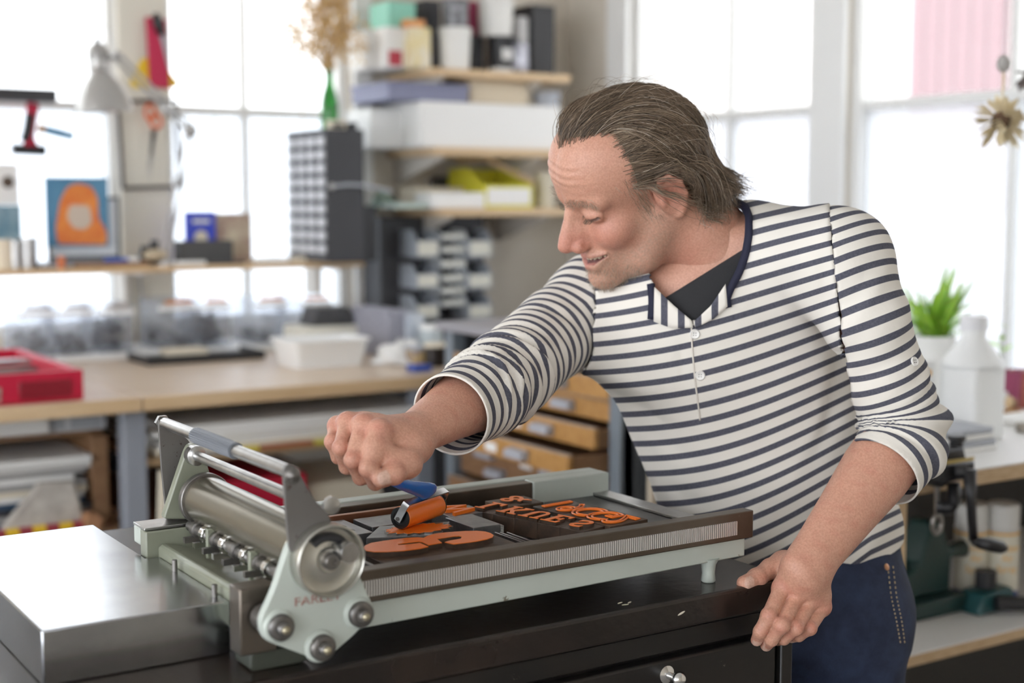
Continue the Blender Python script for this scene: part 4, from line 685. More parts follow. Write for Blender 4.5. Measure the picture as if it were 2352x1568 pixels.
vbox('beige_box', 'rounded beige case on top of the paper stack', 'case', 1078, 186, 1216, z22, 4.23, .2, M('beige_case', (.74, .64, .48), .5), bevel=.012); tubr('shallow_tin', 'shallow grey round tin right of the beige case', 1256, 212, .048, z22, 4.26, GREYP, cat='tin')
z3_ = ZSH[2]; YEL = M('yellow_plastic', (.72, .66, .05), .4)
yb_ = thing('yellow_bin', 'open yellow parts bin on the lowest wall shelf', 'parts bin', (onY(1165, 470, 4.2)[0], 4.28, z3_)); xa, xb = onY(1112, 440, 4.19)[0], onY(1224, 440, 4.19)[0]; zt = onY(1165, 385, 4.19)[2]; zf = onY(1165, 425, 4.19)[2]
for b in ((xa, xb, 4.19, 4.195, z3_+.0005, zf), (xa, xb, 4.43, 4.435, z3_+.0005, zt)): MB().box(*b).build('bin_end', YEL, yb_, bevel=.0015)
for x in (xa, xb-.005): MB().prism([(4.195, z3_+.0005), (4.43, z3_+.0005), (4.43, zt), (4.30, zt), (4.195, zf)], (x, 0, 0), (0, 1, 0), (0, 0, 1), (.005, 0, 0)).build('bin_side', YEL, yb_, bevel=.0012)
MB().box(xa+.005, xb-.005, 4.195, 4.43, z3_+.0005, z3_+.005).build('bin_floor', YEL, yb_); MB().box(xa+.012, xb-.012, 4.1875, 4.1898, z3_+.012, zf-.01).build('label', PAPER, yb_)
t_ = thing('wooden_stretcher', 'pale wooden frame slanted over the yellow bin', 'frame', (onY(1150, 380, 4.3)[0], 4.3, zt)); P1, P2, P3, P4 = [np.array(onY(*p, y)) for p, y in (((1110, 362), 4.28), ((1226, 420), 4.19), ((1150, 356), 4.42), ((1050, 372), 4.40))]
for a, b in ((P1, P2), (P1, P4), (P3, P1), (P3, P2+np.array([0, .18, .03]))): MB().tube([a, b], .008, 4).build('frame_bar', PINE, t_, smooth=0)
t_.location.z = t_.location.z
vbox('white_packet', 'stack of white card packets on the lowest wall shelf', 'packet', 990, 442, 1114, z3_, 4.18, .12, PAPER); vbox('tan_packet', 'tan card box behind the white packets', 'box', 952, 430, 1065, z3_, 4.32, .12, CREAM); vbox('mint_tray', 'pale mint tray at the left of the lowest wall shelf', 'tray', 905, 466, 985, z3_, 4.20, .10, M('pale_mint', (.52, .62, .56), .6))
rv, rf = [], []
for j in range(9):
    for i in range(18): a = 2*math.pi*i/18; ph = math.pi*.5*j/8; rr_ = math.cos(ph)*(1+.22*math.sin(3*a+j)); rv.append((onY(915, 450, 4.26)[0]+.045*rr_*math.cos(a), 4.37+.045*rr_*math.sin(a), z3_+.0006+.06*math.sin(ph)*(1+.2*math.sin(2*a))))
tag(MB().add(rv, [(j*18+i, j*18+(i+1) % 18, (j+1)*18+(i+1) % 18, (j+1)*18+i) for j in range(8) for i in range(18)]+[tuple(range(18))[::-1]]).build('green_rag', M('sage_cloth', (.25, .33, .27), .9), smooth=180), 'crumpled sage green rag on the lowest wall shelf', 'rag')
tubr('cream_jar', 'cream paint jar with green base at the right of the lowest wall shelf', 1252, 396, .036, z3_, 4.25, M('cream_jar', (.70, .64, .50), .4), cat='jar', taper=1); vbox('dark_camera', 'dark block behind the tan card box', 'box', 1000, 405, 1060, z3_, 4.44, .04, BLACK)
# ---- louvre rack of parts bins under the shelves
xk0, xk1 = onY(893, 600, 4.28)[0], onY(1132, 600, 4.28)[0]; ZK = .9505
solid('bin_rack', 'black steel rack carrying the small parts bins under the wall shelves', 'rack', (xk0, xk1, 4.34, 4.48, 0, 1.364), CHAR)
def parts_bin(u0, v0, u1, v1, Y, l, mat):
    xa, xb = onY(u0, v0, Y)[0], onY(u1, v0, Y)[0]; zt, zb = onY(u0, v0, Y)[2], onY(u0, v1, Y)[2]; dp = 4.338-Y; zf = zb+(zt-zb)*.62
    t = thing('parts_bin', l, 'parts bin', ((xa+xb)/2, Y+dp/2, zb), 'parts bins on the black rack')
    MB().box(xa, xb, Y, Y+.004, zb, zf).build('bin_front', mat, t, bevel=.0012); MB().box(xa, xb, Y+.004, Y+dp, zb, zb+.004).build('bin_floor', mat, t)
    for x in (xa, xb-.004): MB().prism([(Y+.004, zb+.004), (Y+dp, zb+.004), (Y+dp, zt), (Y+.03, zt), (Y+.004, zf)], (x, 0, 0), (0, 1, 0), (0, 0, 1), (.004, 0, 0)).build('bin_side', mat, t, bevel=.001)
    MB().box(xa+.006, xb-.006, Y-.002, Y-.0003, zb+.008, zf-.004).build('label', M('bin_label', (.72, .70, .60), .6), t)
gb = M('blue_grey_bin', (.36, .39, .43), .45); rowsA = [(528, 592, 'top'), (608, 664, 'second'), (680, 734, 'bottom')]
for (c0, c1, cn_) in ((956, 1008, 'left column of the rack'), (1076, 1130, 'right column of the rack')):
    for v0, v1, rn in rowsA: parts_bin(c0, v0, c1, v1, 4.22, f'blue-grey parts bin, {rn} in the {cn_}', gb)
for v0, v1, rn in ((528, 552, 'topmost'), (556, 582, 'second'), (588, 616, 'third'), (622, 648, 'fourth'), (652, 676, 'fifth'), (682, 704, 'lowest')): parts_bin(1014, v0, 1070, v1, 4.24, f'small pale parts bin, {rn} in the middle column', M('pale_bin', (.62, .64, .64), .5))
# ---- end of the bench: boxes and jars
MB().box(1.932, 2.30, 3.33, 4.30, ZBN-.034, ZBN).build('worktop_board', lam, bench, bevel=.003)
speck = M('speckled_grey', (.22, .22, .26), .6, var=(.40, .40, .46), vs=160)
solid('speckled_file', 'grey speckled box file standing at the right end of the bench', 'box file', (onY(893, 770, 3.75)[0], onY(938, 770, 3.75)[0], 3.75, 4.0, ZBN+.0005, onY(915, 712, 3.75)[2]), speck); solid('newsprint_box', 'blue-grey newsprint covered box beside the speckled file', 'box', (onY(941, 770, 3.72)[0], onY(975, 770, 3.72)[0], 3.72, 3.9, ZBN+.0005, onY(950, 722, 3.72)[2]), M('newsprint', (.40, .46, .54), .7, var=(.62, .64, .66), vs=60))
tubr('dark_jar', 'dark jar with cream lid at the far right of the bench', 1000, 788, .032, ZBN, 3.50, M('brown_glass', (.02, .015, .012), .15), CREAM, 1, 'jar'); tubr('yellow_label_tin', 'dark tin with yellow label beside the dark jar', 958, 795, .036, ZBN, 3.56, M('mauve_tin', (.20, .17, .22), .5, var=(.65, .45, .10), vs=12), GREYP, 1, 'tin'); tubr('glass_jar', 'pale glass jar behind the dark jar', 990, 745, .034, ZBN, 3.68, M('pale_jar', (.50, .56, .58), .2), WHITE, 1, 'jar')
solid('blue_tape', 'flat blue tape dispenser at the front of the bench end', 'tape', (onY(945, 852, 3.42)[0], onY(985, 852, 3.42)[0], 3.40, 3.45, ZBN+.0005, ZBN+.018), M('tape_blue', (.03, .08, .38), .4)); solid('brown_block', 'dark brown block at the back of the bench end', 'block', (onY(840, 790, 4.0)[0], onY(886, 790, 4.0)[0], 4.0, 4.15, ZBN+.0005, ZBN+.075), M('umber', (.05, .03, .025), .6))
# ================================================================ type cabinet behind the man
XC, YC0, YC1, ZCT = 1.90, 2.49, 3.26, 1.10
tc_ = thing('type_cabinet', 'grey steel type cabinet with open wooden type drawers behind the arm', 'type cabinet', (2.2, 2.88, 0)); SG_ = M('slate_steel', (.13, .14, .15), .45)
MB().box(XC-.03, 2.55, YC0-.02, YC1+.02, ZCT-.022, ZCT).build('cabinet_top', M('grey_lino', (.32, .31, .33), .45), tc_, bevel=.003); MB().box(2.50, 2.53, YC0, YC1, .06, ZCT-.022).build('back_panel', SG_, tc_); MB().box(XC, 2.53, YC1-.015, YC1, .06, ZCT-.022).build('side_panel', SG_, tc_); MB().box(XC, 2.53, YC0, YC0+.012, .06, ZCT-.022).build('side_panel', SG_, tc_)
for y in (YC0, YC1-.04): MB().box(XC-.012, XC+.03, y, y+.04, 0, ZCT-.022).build('post', M('blue_grey_steel', (.20, .23, .26), .45), tc_, bevel=.003)
DZ = [1.020, .966, .912, .858, .804, .750, .696, .642, .588]; pull = [.02, .0, .06, .13, .03, .0, .04, 0, 0]
for k, (z, p) in enumerate(zip(DZ, pull)):
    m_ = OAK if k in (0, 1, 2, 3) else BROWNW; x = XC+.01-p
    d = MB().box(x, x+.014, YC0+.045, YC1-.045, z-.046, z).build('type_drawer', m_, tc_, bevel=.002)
    MB().box(x+.014, 2.45, YC0+.05, YC0+.06, z-.044, z-.004).box(x+.014, 2.45, YC1-.06, YC1-.05, z-.044, z-.004).box(x+.014, 2.45, YC0+.05, YC1-.05, z-.046, z-.042).build('drawer_tray', BROWNW, d, bevel=.001)
    MB().box(x+.001, x+.013, YC0+.045, YC1-.045, z, z+.003).build('worn_top_edge', M('greyed_wood', (.42, .34, .28), .6), d, bevel=.0006)
    for y in (YC0+.20, YC0+.50):
        MB().prism([(0, 0), (-.022, -.004), (-.024, -.022), (0, -.026)], (x-.0003, y, z-.010), (1, 0, 0), (0, 0, 1), (0, .075, 0)).build('cup_pull', M('grey_pull', (.42, .43, .47), .4), d, bevel=.002)
    MB().box(x-.0015, x-.0003, YC0+.34, YC0+.39, z-.035, z-.014).build('label', PAPER, d)
for nm, l, c_ in (('lead_spacer', 'grey metal spacer on the type cabinet top', (2.0, 2.98)), ('dark_tool', 'dark flat tool on the type cabinet top', (2.05, 2.85)),): solid(nm, l, 'tool', (c_[0]-.03, c_[0]+.03, c_[1]-.06, c_[1]+.06, ZCT+.0005, ZCT+.022), (FURN, CHAR)[nm == 'dark_tool'])
tag(MB().lathe([(0, 0), (.05, 0), (.055, .012), (.05, .022), (0, .022)], (2.15, 2.86, ZCT+.0005), n=28).build('cream_dish', CREAM, smooth=40), 'round cream dish on the type cabinet top behind the sleeve', 'dish')
pb_ = thing('pine_stand', 'pale pine stand with cream board next to the type cabinet', 'stand', (2.05, 2.36, 0)); MB().box(1.93, 2.35, 2.30, 2.46, .915, .945).build('board', M('birch_board', (.70, .60, .46), .6), pb_, bevel=.003); MB().box(1.955, 2.03, 2.32, 2.37, 0, .915).build('post', PINE, pb_, bevel=.003); MB().box(2.27, 2.33, 2.32, 2.37, 0, .915).build('post', PINE, pb_, bevel=.003); MB().box(1.94, 2.34, 2.44, 2.456, .62, .9145).build('apron', M('birch_board', (.70, .60, .46), .6), pb_, bevel=.002)
# ================================================================ right bench
rbn = thing('side_bench', 'plywood bench by the right windows with a low shelf', 'workbench', (2.45, 2.0, 0)); PLY = M('plywood_edge', (.60, .44, .27), .6, var=(.42, .28, .15), vs=30, stretch=(1, 1, 14)); LAMW = M('white_laminate', (.78, .77, .74), .35)
MB().box(1.832, 3.10, 1.632, 2.25, .920, .947).build('bench_top', PLY, rbn, bevel=.002); MB().box(1.832, 3.10, 1.632, 2.25, .9472, .950).build('top_laminate', LAMW, rbn, bevel=.0008)
MB().box(1.825, 3.10, 1.675, 2.22, .598, .618).build('low_shelf', PLY, rbn, bevel=.002); MB().box(1.825, 3.10, 1.675, 2.22, .6182, .621).build('shelf_laminate', LAMW, rbn, bevel=.0008)
MB().box(1.842, 1.884, 1.70, 1.742, 0, .5975).build('leg', PINE, rbn, bevel=.002); MB().box(1.836, 1.876, 1.655, 1.674, .45, .919).build('post', PINE, rbn, bevel=.002); MB().box(3.04, 3.09, 1.70, 1.75, 0, .5975).build('leg', PINE, rbn, bevel=.002); MB().box(3.04, 3.09, 1.70, 1.75, .6215, .919).build('upright', PINE, rbn, bevel=.002); MB().box(1.84, 3.10, 2.20, 2.22, .6215, .919).build('back_panel', M('dark_hardboard', (.06, .058, .055), .7), rbn); MB().box(1.84, 3.10, 2.19, 2.21, .05, .597).build('back_panel', M('dark_hardboard', (.06, .058, .055), .7), rbn)
# hand-cranked grinder clamped to the edge
gr_ = thing('hand_grinder', 'black hand-cranked bench grinder clamped to the bench edge', 'hand grinder', (*onY(2175, 1100, 1.60)[:2], .84)); BE = worn('black_japan', (.018, .018, .02), (.20, .16, .08), .3, 50, .72, bump=.05); G = lambda u, v, y=1.60: np.array(onY(u, v, y))
g0, g1 = G(2152, 1108, 1.585), G(2230, 1056, 1.585)
MB().box(g0[0], g1[0], 1.575, 1.655, max(g0[2], .9505), g1[2]).build('gear_housing', BE, gr_, bevel=.004); MB().tube([G(2118, 1082, 1.62), G(2155, 1080, 1.615)], [.020, .030], 18).build('arbor_boss', BE, gr_); MB().prism([(2.5, 0), (0, 0)][:0] or [tuple(q) for q in ((g0[0]-.035, g1[2]), (g1[0]-.004, g1[2]), (g1[0]-.012, g1[2]+.022), (g0[0]-.03, g1[2]+.018))], (0, 1.59, 0), (1, 0, 0), (0, 0, 1), (0, .05, 0)).build('top_casting', BE, gr_, bevel=.003)
q = G(2196, 1032, 1.61); MB().lathe([(0, 0), (.012, 0), (.012, .012), (.016, .014), (.016, .022), (0, .024)], (q[0], 1.61, g1[2]+.018), n=18).build('top_knob', BE, gr_, smooth=40); q = G(2145, 1040, 1.61); MB().lathe([(0, 0), (.010, 0), (.012, .014), (0, .016)], (q[0], 1.61, g1[2]+.016), n=16).build('oil_cup', BE, gr_, smooth=40)
MB().box(g0[0]+.006, g1[0]-.006, 1.573, 1.5748, g0[2]+.032, g0[2]+.038).build('gilt_line', M('gilt', (.45, .34, .12), .4, .6), gr_)
cl = [G(2172, 1110, 1.60), G(2186, 1160, 1.595), G(2176, 1172, 1.60)]; MB().tube([G(2190, 1108, 1.60), G(2192, 1150, 1.598), G(2180, 1166, 1.60), G(2150, 1165, 1.612)], [.011, .013, .013, .011], 12).build('clamp_jaw', BE, gr_, smooth=180); MB().tube([G(2152, 1108, 1.612), G(2152, 1185, 1.612)], .0045, 10).build('clamp_screw', STEEL, gr_)
q = G(2152, 1203, 1.612); MB().tube([q+np.array([.011*math.cos(a), 0, .0165*math.sin(a)]) for a in np.linspace(0, 2*math.pi, 20, endpoint=False)], .0042, 8, closed=True).build('thumb_ring', M('ring_steel', (.35, .33, .31), .35, .9), gr_, smooth=180)
MB().tube([G(2195, 1083, 1.575), G(2222, 1083, 1.56)], .0115, 14).build('crank_hub', BE, gr_); MB().tube([G(2226, 1078, 1.556), G(2230, 1150, 1.552), G(2236, 1242, 1.548)], [.0125, .0085, .0075], 12).build('crank_arm', BE, gr_, smooth=180); MB().tube([G(2234, 1243, 1.546), G(2248, 1246, 1.535), G(2275, 1251, 1.525), G(2300, 1257, 1.518), G(2310, 1259, 1.516)], [.006, .0095, .0115, .0105, .006], 14).build('crank_handle', BE, gr_, smooth=180)
# cans
ora = M('orange_print', (.80, .42, .03), .5)
for k, (u, l) in enumerate(((2263, 'left white spray can with orange lettering behind the crank handle'), (2338, 'right white spray can cut by the frame edge'))):
    c = onZ(u, 1418, .6215); c = np.array([c[0]+.075, c[1]+.10, .6215]); R_ = .0325; t = thing('spray_can', l, 'spray can', c, 'spray cans on the low shelf')
    MB().lathe([(0, 0), (R_-.001, 0), (R_, .002), (R_, .025), (0, .025)], c, n=32).build('blue_base', M('can_blue', (.02, .04, .22), .35), t, smooth=40); MB().lathe([(0, .0252), (R_, .0252), (R_, .138), (0, .138)], c, n=32).build('body', M('can_cream', (.72, .68, .56), .35), t, smooth=40); MB().lathe([(R_-.0002, .1382), (R_, .1382), (R_, .142), (R_-.0002, .142)], c, n=32).build('orange_band', ora, t); MB().lathe([(0, .1422), (R_-.002, .1422), (R_+.0008, .146), (R_+.0008, .150), (R_-.001, .152), (R_-.001, .195), (R_-.004, .198), (0, .198)], c, n=32).build('cap', M('can_cap', (.70, .69, .66), .4), t, smooth=40)
    fd = norm(CAM[:2]-c[:2]); th0 = math.atan2(fd[1], fd[0])+.35
    for tx, zz, sz_ in (('Printers', .112, .019), ('Air', .092, .019), ('Spray', .070, .019)):
        V, Fc = text_mesh(tx, sz_, .0002); a = th0+V[:, 0]/R_; W = np.stack([c[0]+(R_+.0003+V[:, 2])*np.cos(a), c[1]+(R_+.0003+V[:, 2])*np.sin(a), c[2]+zz+V[:, 1]], 1); mesh_obj('lettering', W, Fc, ora, t)
# dark green machine on the low shelf
mc = thing('perforating_machine', 'dark green cast-iron hand machine with lever on the low shelf', 'machine', (2.0, 1.85, .6215)); DG = worn('dark_green_cast', (.010, .035, .032), (.10, .12, .11), .35, 40, .74, bump=.1); H_ = lambda u, v, y: np.array(onY(u, v, y))
xm0, xm1 = H_(2100, 1400, 1.80)[0], H_(2225, 1400, 1.80)[0]; MB().box(xm0, xm1, 1.80, 1.93, .6215, .6215+.035).build('base', DG, mc, bevel=.006); MB().prism([(xm0, .657), (xm1-.02, .657), (xm1-.015, .73), (xm1-.05, .80), (xm1-.075, .80), (xm0+.05, .72), (xm0, .70)], (0, 1.83, 0), (1, 0, 0), (0, 0, 1), (0, .06, 0)).build('frame', DG, mc, bevel=.006); MB().tube([H_(2095, 1302, 1.84), H_(2160, 1272, 1.84), H_(2210, 1258, 1.84)], [.006, .007, .018], 12).build('lever', DG, mc, smooth=180); MB().prism([(0, 0), (.09, 0), (.11, .02), (.10, .045), (.02, .04)], (xm1-.02, 1.76, .6218), (1, 0, 0), (0, 0, 1), (0, .06, 0)).build('outfeed', M('teal_cast', (.015, .07, .075), .35), mc, bevel=.006); MB().cyl((xm1+.035, 1.79, .667), (xm1+.035, 1.79, .700), .020, n=20).build('black_cap', BLACK, mc); MB().cyl((xm1+.02, 1.752, .645), (xm1+.10, 1.715, .640), .014, n=16).build('spindle', BLACK, mc)
# things on the right bench
jug = thing('white_jug', 'translucent white plastic jug with cap by the right window', 'jug', (2.285, 1.86, .9505)); HD = M('hdpe', (.86, .87, .86), .4, sss=.0); jc = np.array([2.285, 1.86, .9505]); MB().prism(rounded([(-.048, -.048), (.048, -.048), (.048, .048), (-.048, .048)], .018), jc, (1, 0, 0), (0, 1, 0), (0, 0, .145)).build('body', HD, jug, bevel=.006, smooth=40); MB().lathe([(.0, .1452), (.060, .1452), (.058, .155), (.024, .200), (.024, .215), (0, .215)], jc, n=26).build('shoulder', HD, jug, smooth=60); MB().lathe([(0, .2152), (.027, .2152), (.027, .240), (.024, .243), (0, .243)], jc, n=24).build('cap', M('cap_white', (.80, .80, .82), .5), jug, smooth=40)
lb = solid('solvent_tin', 'white square tin with a small orange label left of the jug', 'tin', (2.175, 2.225, 1.90, 1.96, .9505, 1.105), WHITE); MB().box(2.183, 2.210, 1.8985, 1.8998, 1.075, 1.087).build('orange_label', ora, lb); MB().box(2.180, 2.220, 1.8985, 1.8998, .965, 1.01).build('printed_panel', M('grey_print2', (.45, .36, .36), .6, var=(.7, .68, .68), vs=60), lb)
for k in range(4): solid('white_tray', f'flat white tray, {("lowest", "second", "third", "topmost")[k]} of the stack left of the jug', 'tray', (2.09-.004*k, 2.215, 1.74+.003*k, 1.875, .9505+.011*k, .960+.011*k), (LAMW, GREYP)[k % 2] if k else PAPER, .001, 'white trays by the jug')
for k, (u, c_, l) in enumerate(((2316, (.32, .06, .13), 'plum coloured cup behind the wooden figure'), (2352, (.36, .10, .08), 'brick red cup at the right frame edge'))):
    c = onZ(u, 935, .9502); tag(MB().lathe([(0, 0), (.026, 0), (.036, .085), (.033, .085), (.024, .004), (0, .004)], c, n=26).build('pot_cup', M(f'cup_{k}', c_, .4), smooth=40), l, 'cup', 'cups on the right bench')
c = onZ(2322, 955, .9502); wf_ = thing('wood_figure', 'small wooden toy figure in front of the plum cup', 'wooden figure', c); MB().box(c[0]-.022, c[0]+.022, c[1]-.012, c[1]+.012, c[2], c[2]+.014).build('base', OAK, wf_, bevel=.002); MB().ell(c+[-.008, 0, .030], (.010, .009, .016)).build('figure_body', PINE, wf_, smooth=180); MB().ell(c+[.012, 0, .026], (.007, .007, .012)).build('figure_head', BROWNW, wf_, smooth=180)
solid('paper_pile', 'pile of papers and swatches at the right end of the bench', 'papers', (2.42, 2.60, 1.72, 1.86, .9505, .968), M('swatch_pile', (.50, .46, .40), .8, var=(.30, .26, .22), vs=30)); solid('white_slab', 'white flat slab under the cups on the right bench', 'slab', (2.47, 2.62, 1.88, 1.97, .9505, .965), PAPER)
# pot plant and seedling
pl_ = thing('spider_plant', 'bright green spiky plant in a white pot on the right bench', 'plant', (*onZ(2140, 935, .9505)[:2], .9505)); pc = np.array(pl_.location); leafm = M('leaf_lime', (.28, .52, .04), .45, var=(.45, .68, .10), vs=20); leafm.node_tree.nodes['Principled BSDF'].inputs['Subsurface Weight'].default_value = .3
MB().lathe([(0, 0), (.036, 0), (.050, .165), (.046, .165), (.034, .004), (0, .004)], pc, n=26).build('pot', WHITE, pl_, smooth=40); rp_ = random.Random(4)
for k in range(64):
    a = rp_.uniform(0, 2*math.pi); L_ = rp_.uniform(.10, .20); el = rp_.uniform(.5, 1.25); d = np.array([math.cos(a)*math.cos(el), math.sin(a)*math.cos(el), math.sin(el)]); b0 = pc+[rp_.uniform(-.02, .02), rp_.uniform(-.02, .02), .16]; sd = norm(np.cross(d, [0, 0, 1])); vs = []
    for j in range(7): t = j/6; p = b0+d*L_*t+np.array([0, 0, -.09])*t*t*(1.3-el); wd = .0085*math.sin(math.pi*min(.97, .12+.85*t))**.8; vs += [p-sd*wd, p+[0, 0, -.0012], p+sd*wd]
    MB().add(vs, [(j*3+i, j*3+i+1, j*3+i+4, j*3+i+3) for j in range(6) for i in range(2)]).build('leaf', leafm, pl_, smooth=180)
s2 = thing('seedling', 'small seedling with a few leaves right of the jug cap', 'plant', (*onZ(2290, 940, .9505)[:2], .9505)); sc_ = np.array(s2.location); MB().lathe([(0, 0), (.018, 0), (.022, .04), (0, .04)], sc_, n=18).build('pot', WHITE, s2, smooth=40); MB().tube([sc_+[0, 0, .04], sc_+[.006, 0, .12], sc_+[.004, 0, .17]], .0016, 6).build('stem', M('stem_green', (.2, .3, .08), .6), s2)
for k in range(5): a = k*1.3; d = np.array([math.cos(a), math.sin(a), .35]); b0 = sc_+[.005, 0, .13+.009*k]; sd = norm(np.cross(d, [0, 0, 1])); MB().add([b0, b0+d*.02+sd*.009, b0+d*.045, b0+d*.02-sd*.009], [(0, 1, 2, 3)]).build('leaf', leafm, s2, smooth=0)
# dried flowers hung by the right window
for nm, (u, v), d_, l, R0 in (('dried_sunflower', (2300, 275), 2.55, 'large dried straw-coloured flower head hanging by the right window', .052), ('dried_seedhead', (2362, 172), 2.75, 'dark dried seed head hanging at the right frame edge', .030)):
    c = at(u, v, d_); t = thing(nm, l, 'dried flower', c-[0, 0, R0]); cr = np.array([c[0], c[1]]); rr2 = random.Random(u); strw = M('straw_petal', (.62, .50, .28), .8, var=(.78, .68, .48), vs=60) if nm == 'dried_sunflower' else M('grey_bract', (.22, .18, .17), .8)
    MB().ell(c, R0*.33).build('seed_core', M('umber_core', (.12, .07, .04), .9), t, smooth=180); MB().tube([c+[0, 0, R0*.3], c+[.002, 0, R0*1.3], c+[0, 0, R0*2.2]], .0022, 6).build('stalk', strw, t); MB().tube([c+[0, 0, R0*2.2], [c[0], c[1], ZC]], .0006, 4).build('string', GREYP, t)
    for k in range(70 if nm == 'dried_sunflower' else 22):
        d = norm([rr2.gauss(0, 1) for _ in range(3)]); L_ = R0*rr2.uniform(.8, 1.15); sd = norm(np.cross(d, [.3, .2, .9])); p0 = c+d*R0*.28; pm = c+d*L_*.7+np.array([0, 0, -.003]); pe = c+d*L_+np.array([0, 0, -.007]); MB().add([p0-sd*.002, p0+sd*.002, pm+sd*.0075, pe, pm-sd*.0075], [(0, 1, 2, 3, 4)]).build('petal', strw, t, smooth=0)
    if nm == 'dried_sunflower': MB().ell(c+[0, 0, R0*1.9], (.012, .012, .016)).build('knot', M('silver_leafy', (.40, .38, .36), .8), t, smooth=180)
# ================================================================ person
# ---- implicit-surface toolkit: smooth blends of tapered capsules and ellipsoids, meshed with surface nets
f32 = np.float32
def smin(a, b, k):
    h = np.clip(.5+.5*(b-a)/k, 0, 1); return b*(1-h)+a*h-k*h*(1-h)
def smax(a, b, k): return -smin(-a, -b, k)
def s_cone(P, a, b, ra, rb):
    a = np.asarray(a, f32); b = np.asarray(b, f32); ba = b-a; pa = P-a
    t = np.clip((pa@ba)/max(float(ba@ba), 1e-12), 0, 1); q = pa-t[:, None]*ba
    return np.sqrt((q*q).sum(1))-(ra+(rb-ra)*t)
def s_ell(P, c, r, R=None):
    q = P-np.asarray(c, f32)
    if R is not None: q = q@np.asarray(R, f32)
    r = np.asarray(r, f32); k0 = np.sqrt(((q/r)**2).sum(1)); k1 = np.sqrt(((q/(r*r))**2).sum(1))
    return k0*(k0-1)/np.maximum(k1, 1e-6)
def s_chain(P, pts, rs, k=.0):
    d = None
    for i in range(len(pts)-1):
        e = s_cone(P, pts[i], pts[i+1], rs[i], rs[i+1]); d = e if d is None else (smin(d, e, k) if k else np.minimum(d, e))
    return d
def sdf_mesh(fn, lo, hi, h, newton=2):
    lo = np.asarray(lo, float); n = np.ceil((np.asarray(hi)-lo)/h).astype(int)+1; B = 8
    nb = -(-n//B); n = nb*B
    ax = [lo[i]+h*(np.arange(nb[i])*B+B/2) for i in range(3)]
    C = np.stack(np.meshgrid(*ax, indexing='ij'), -1).reshape(-1, 3).astype(f32)
    dc = fn(C).reshape(nb); lim = h*B*1.25
    D = np.repeat(np.repeat(np.repeat(np.where(dc < 0, -1., 1.).astype(f32), B, 0), B, 1), B, 2)
    act = np.argwhere(np.abs(dc) < lim)
    off = np.stack(np.meshgrid(np.arange(B), np.arange(B), np.arange(B), indexing='ij'), -1).reshape(-1, 3)
    for s in range(0, len(act), 2000):
        idx = (act[s:s+2000, None, :]*B+off[None]).reshape(-1, 3)
        D[idx[:, 0], idx[:, 1], idx[:, 2]] = fn((lo+idx*h).astype(f32))
    S = D < 0
    cnt = sum(S[i:n[0]-1+i, j:n[1]-1+j, k:n[2]-1+k].astype(np.int8) for i in (0, 1) for j in (0, 1) for k in (0, 1))
    cells = np.argwhere((cnt > 0) & (cnt < 8)); m = np.full(n-1, -1, np.int32); m[tuple(cells.T)] = np.arange(len(cells))
    cor = np.array([(i, j, k) for i in (0, 1) for j in (0, 1) for k in (0, 1)])
    val = np.stack([D[tuple((cells+c).T)] for c in cor], 1)
    acc = np.zeros((len(cells), 3)); w = np.zeros(len(cells))
    for a in range(8):
        for b in range(a+1, 8):
            if np.abs(cor[a]-cor[b]).sum() != 1: continue
            x = (val[:, a] < 0) != (val[:, b] < 0); t = np.where(x, val[:, a]/np.where(x, val[:, a]-val[:, b], 1), 0)
            acc += np.where(x[:, None], cor[a]+t[:, None]*(cor[b]-cor[a]), 0); w += x
    V = lo+(cells+acc/w[:, None])*h; Q = []
    for a in range(3):
        b, c = (a+1) % 3, (a+2) % 3
        sl0 = [slice(1, -1)]*3; sl1 = [slice(1, -1)]*3; sl0[a] = slice(0, -1); sl1[a] = slice(1, None)
        A0, A1 = S[tuple(sl0)], S[tuple(sl1)]
        for flip in (0, 1):
            e = np.argwhere((A0 & ~A1) if not flip else (~A0 & A1))
            if not len(e): continue
            base = e.copy(); base[:, b] += 1; base[:, c] += 1; o = np.zeros(3, int)
            def cell(db, dc_):
                q = base.copy(); q[:, b] -= db; q[:, c] -= dc_; return m[tuple(q.T)]
            q = np.stack([cell(1, 1), cell(0, 1), cell(0, 0), cell(1, 0)], 1)
            Q.append(q if not flip else q[:, ::-1])
    Q = np.concatenate(Q); Q = Q[(Q >= 0).all(1)]
    for _ in range(newton):
        P = V.astype(f32); e = f32(h*.5); d = fn(P)
        g = np.stack([fn(P+np.eye(3, dtype=f32)[i]*e)-fn(P-np.eye(3, dtype=f32)[i]*e) for i in range(3)], 1)/(2*e)
        gl = np.maximum((g*g).sum(1, keepdims=True), .25); st = d[:, None]*g/gl
        V = V-np.clip(st, -h*.7, h*.7)
    return V, Q
def normals(V, Q):
    N = np.zeros_like(V); fn_ = np.cross(V[Q[:, 2]]-V[Q[:, 0]], V[Q[:, 3]]-V[Q[:, 1]])
    for i in range(4): np.add.at(N, Q[:, i], fn_)
    return N/np.maximum(np.linalg.norm(N, axis=1, keepdims=True), 1e-12)
def wob(P, s, seed=0):          # cheap smooth pseudo-noise in -1..1
    a = P*s+seed*7.31
    return (np.sin(a[:, 0]*1.7+a[:, 1]*1.1+np.sin(a[:, 2]*1.3))+np.sin(a[:, 1]*1.9-a[:, 2]*1.2+np.sin(a[:, 0]*.9)*1.2)+np.sin(a[:, 2]*2.1+a[:, 0]*.8+np.sin(a[:, 1]*1.5)))/3
def sstep(a, b, x): t = np.clip((x-a)/(b-a), 0, 1); return t*t*(3-2*t)

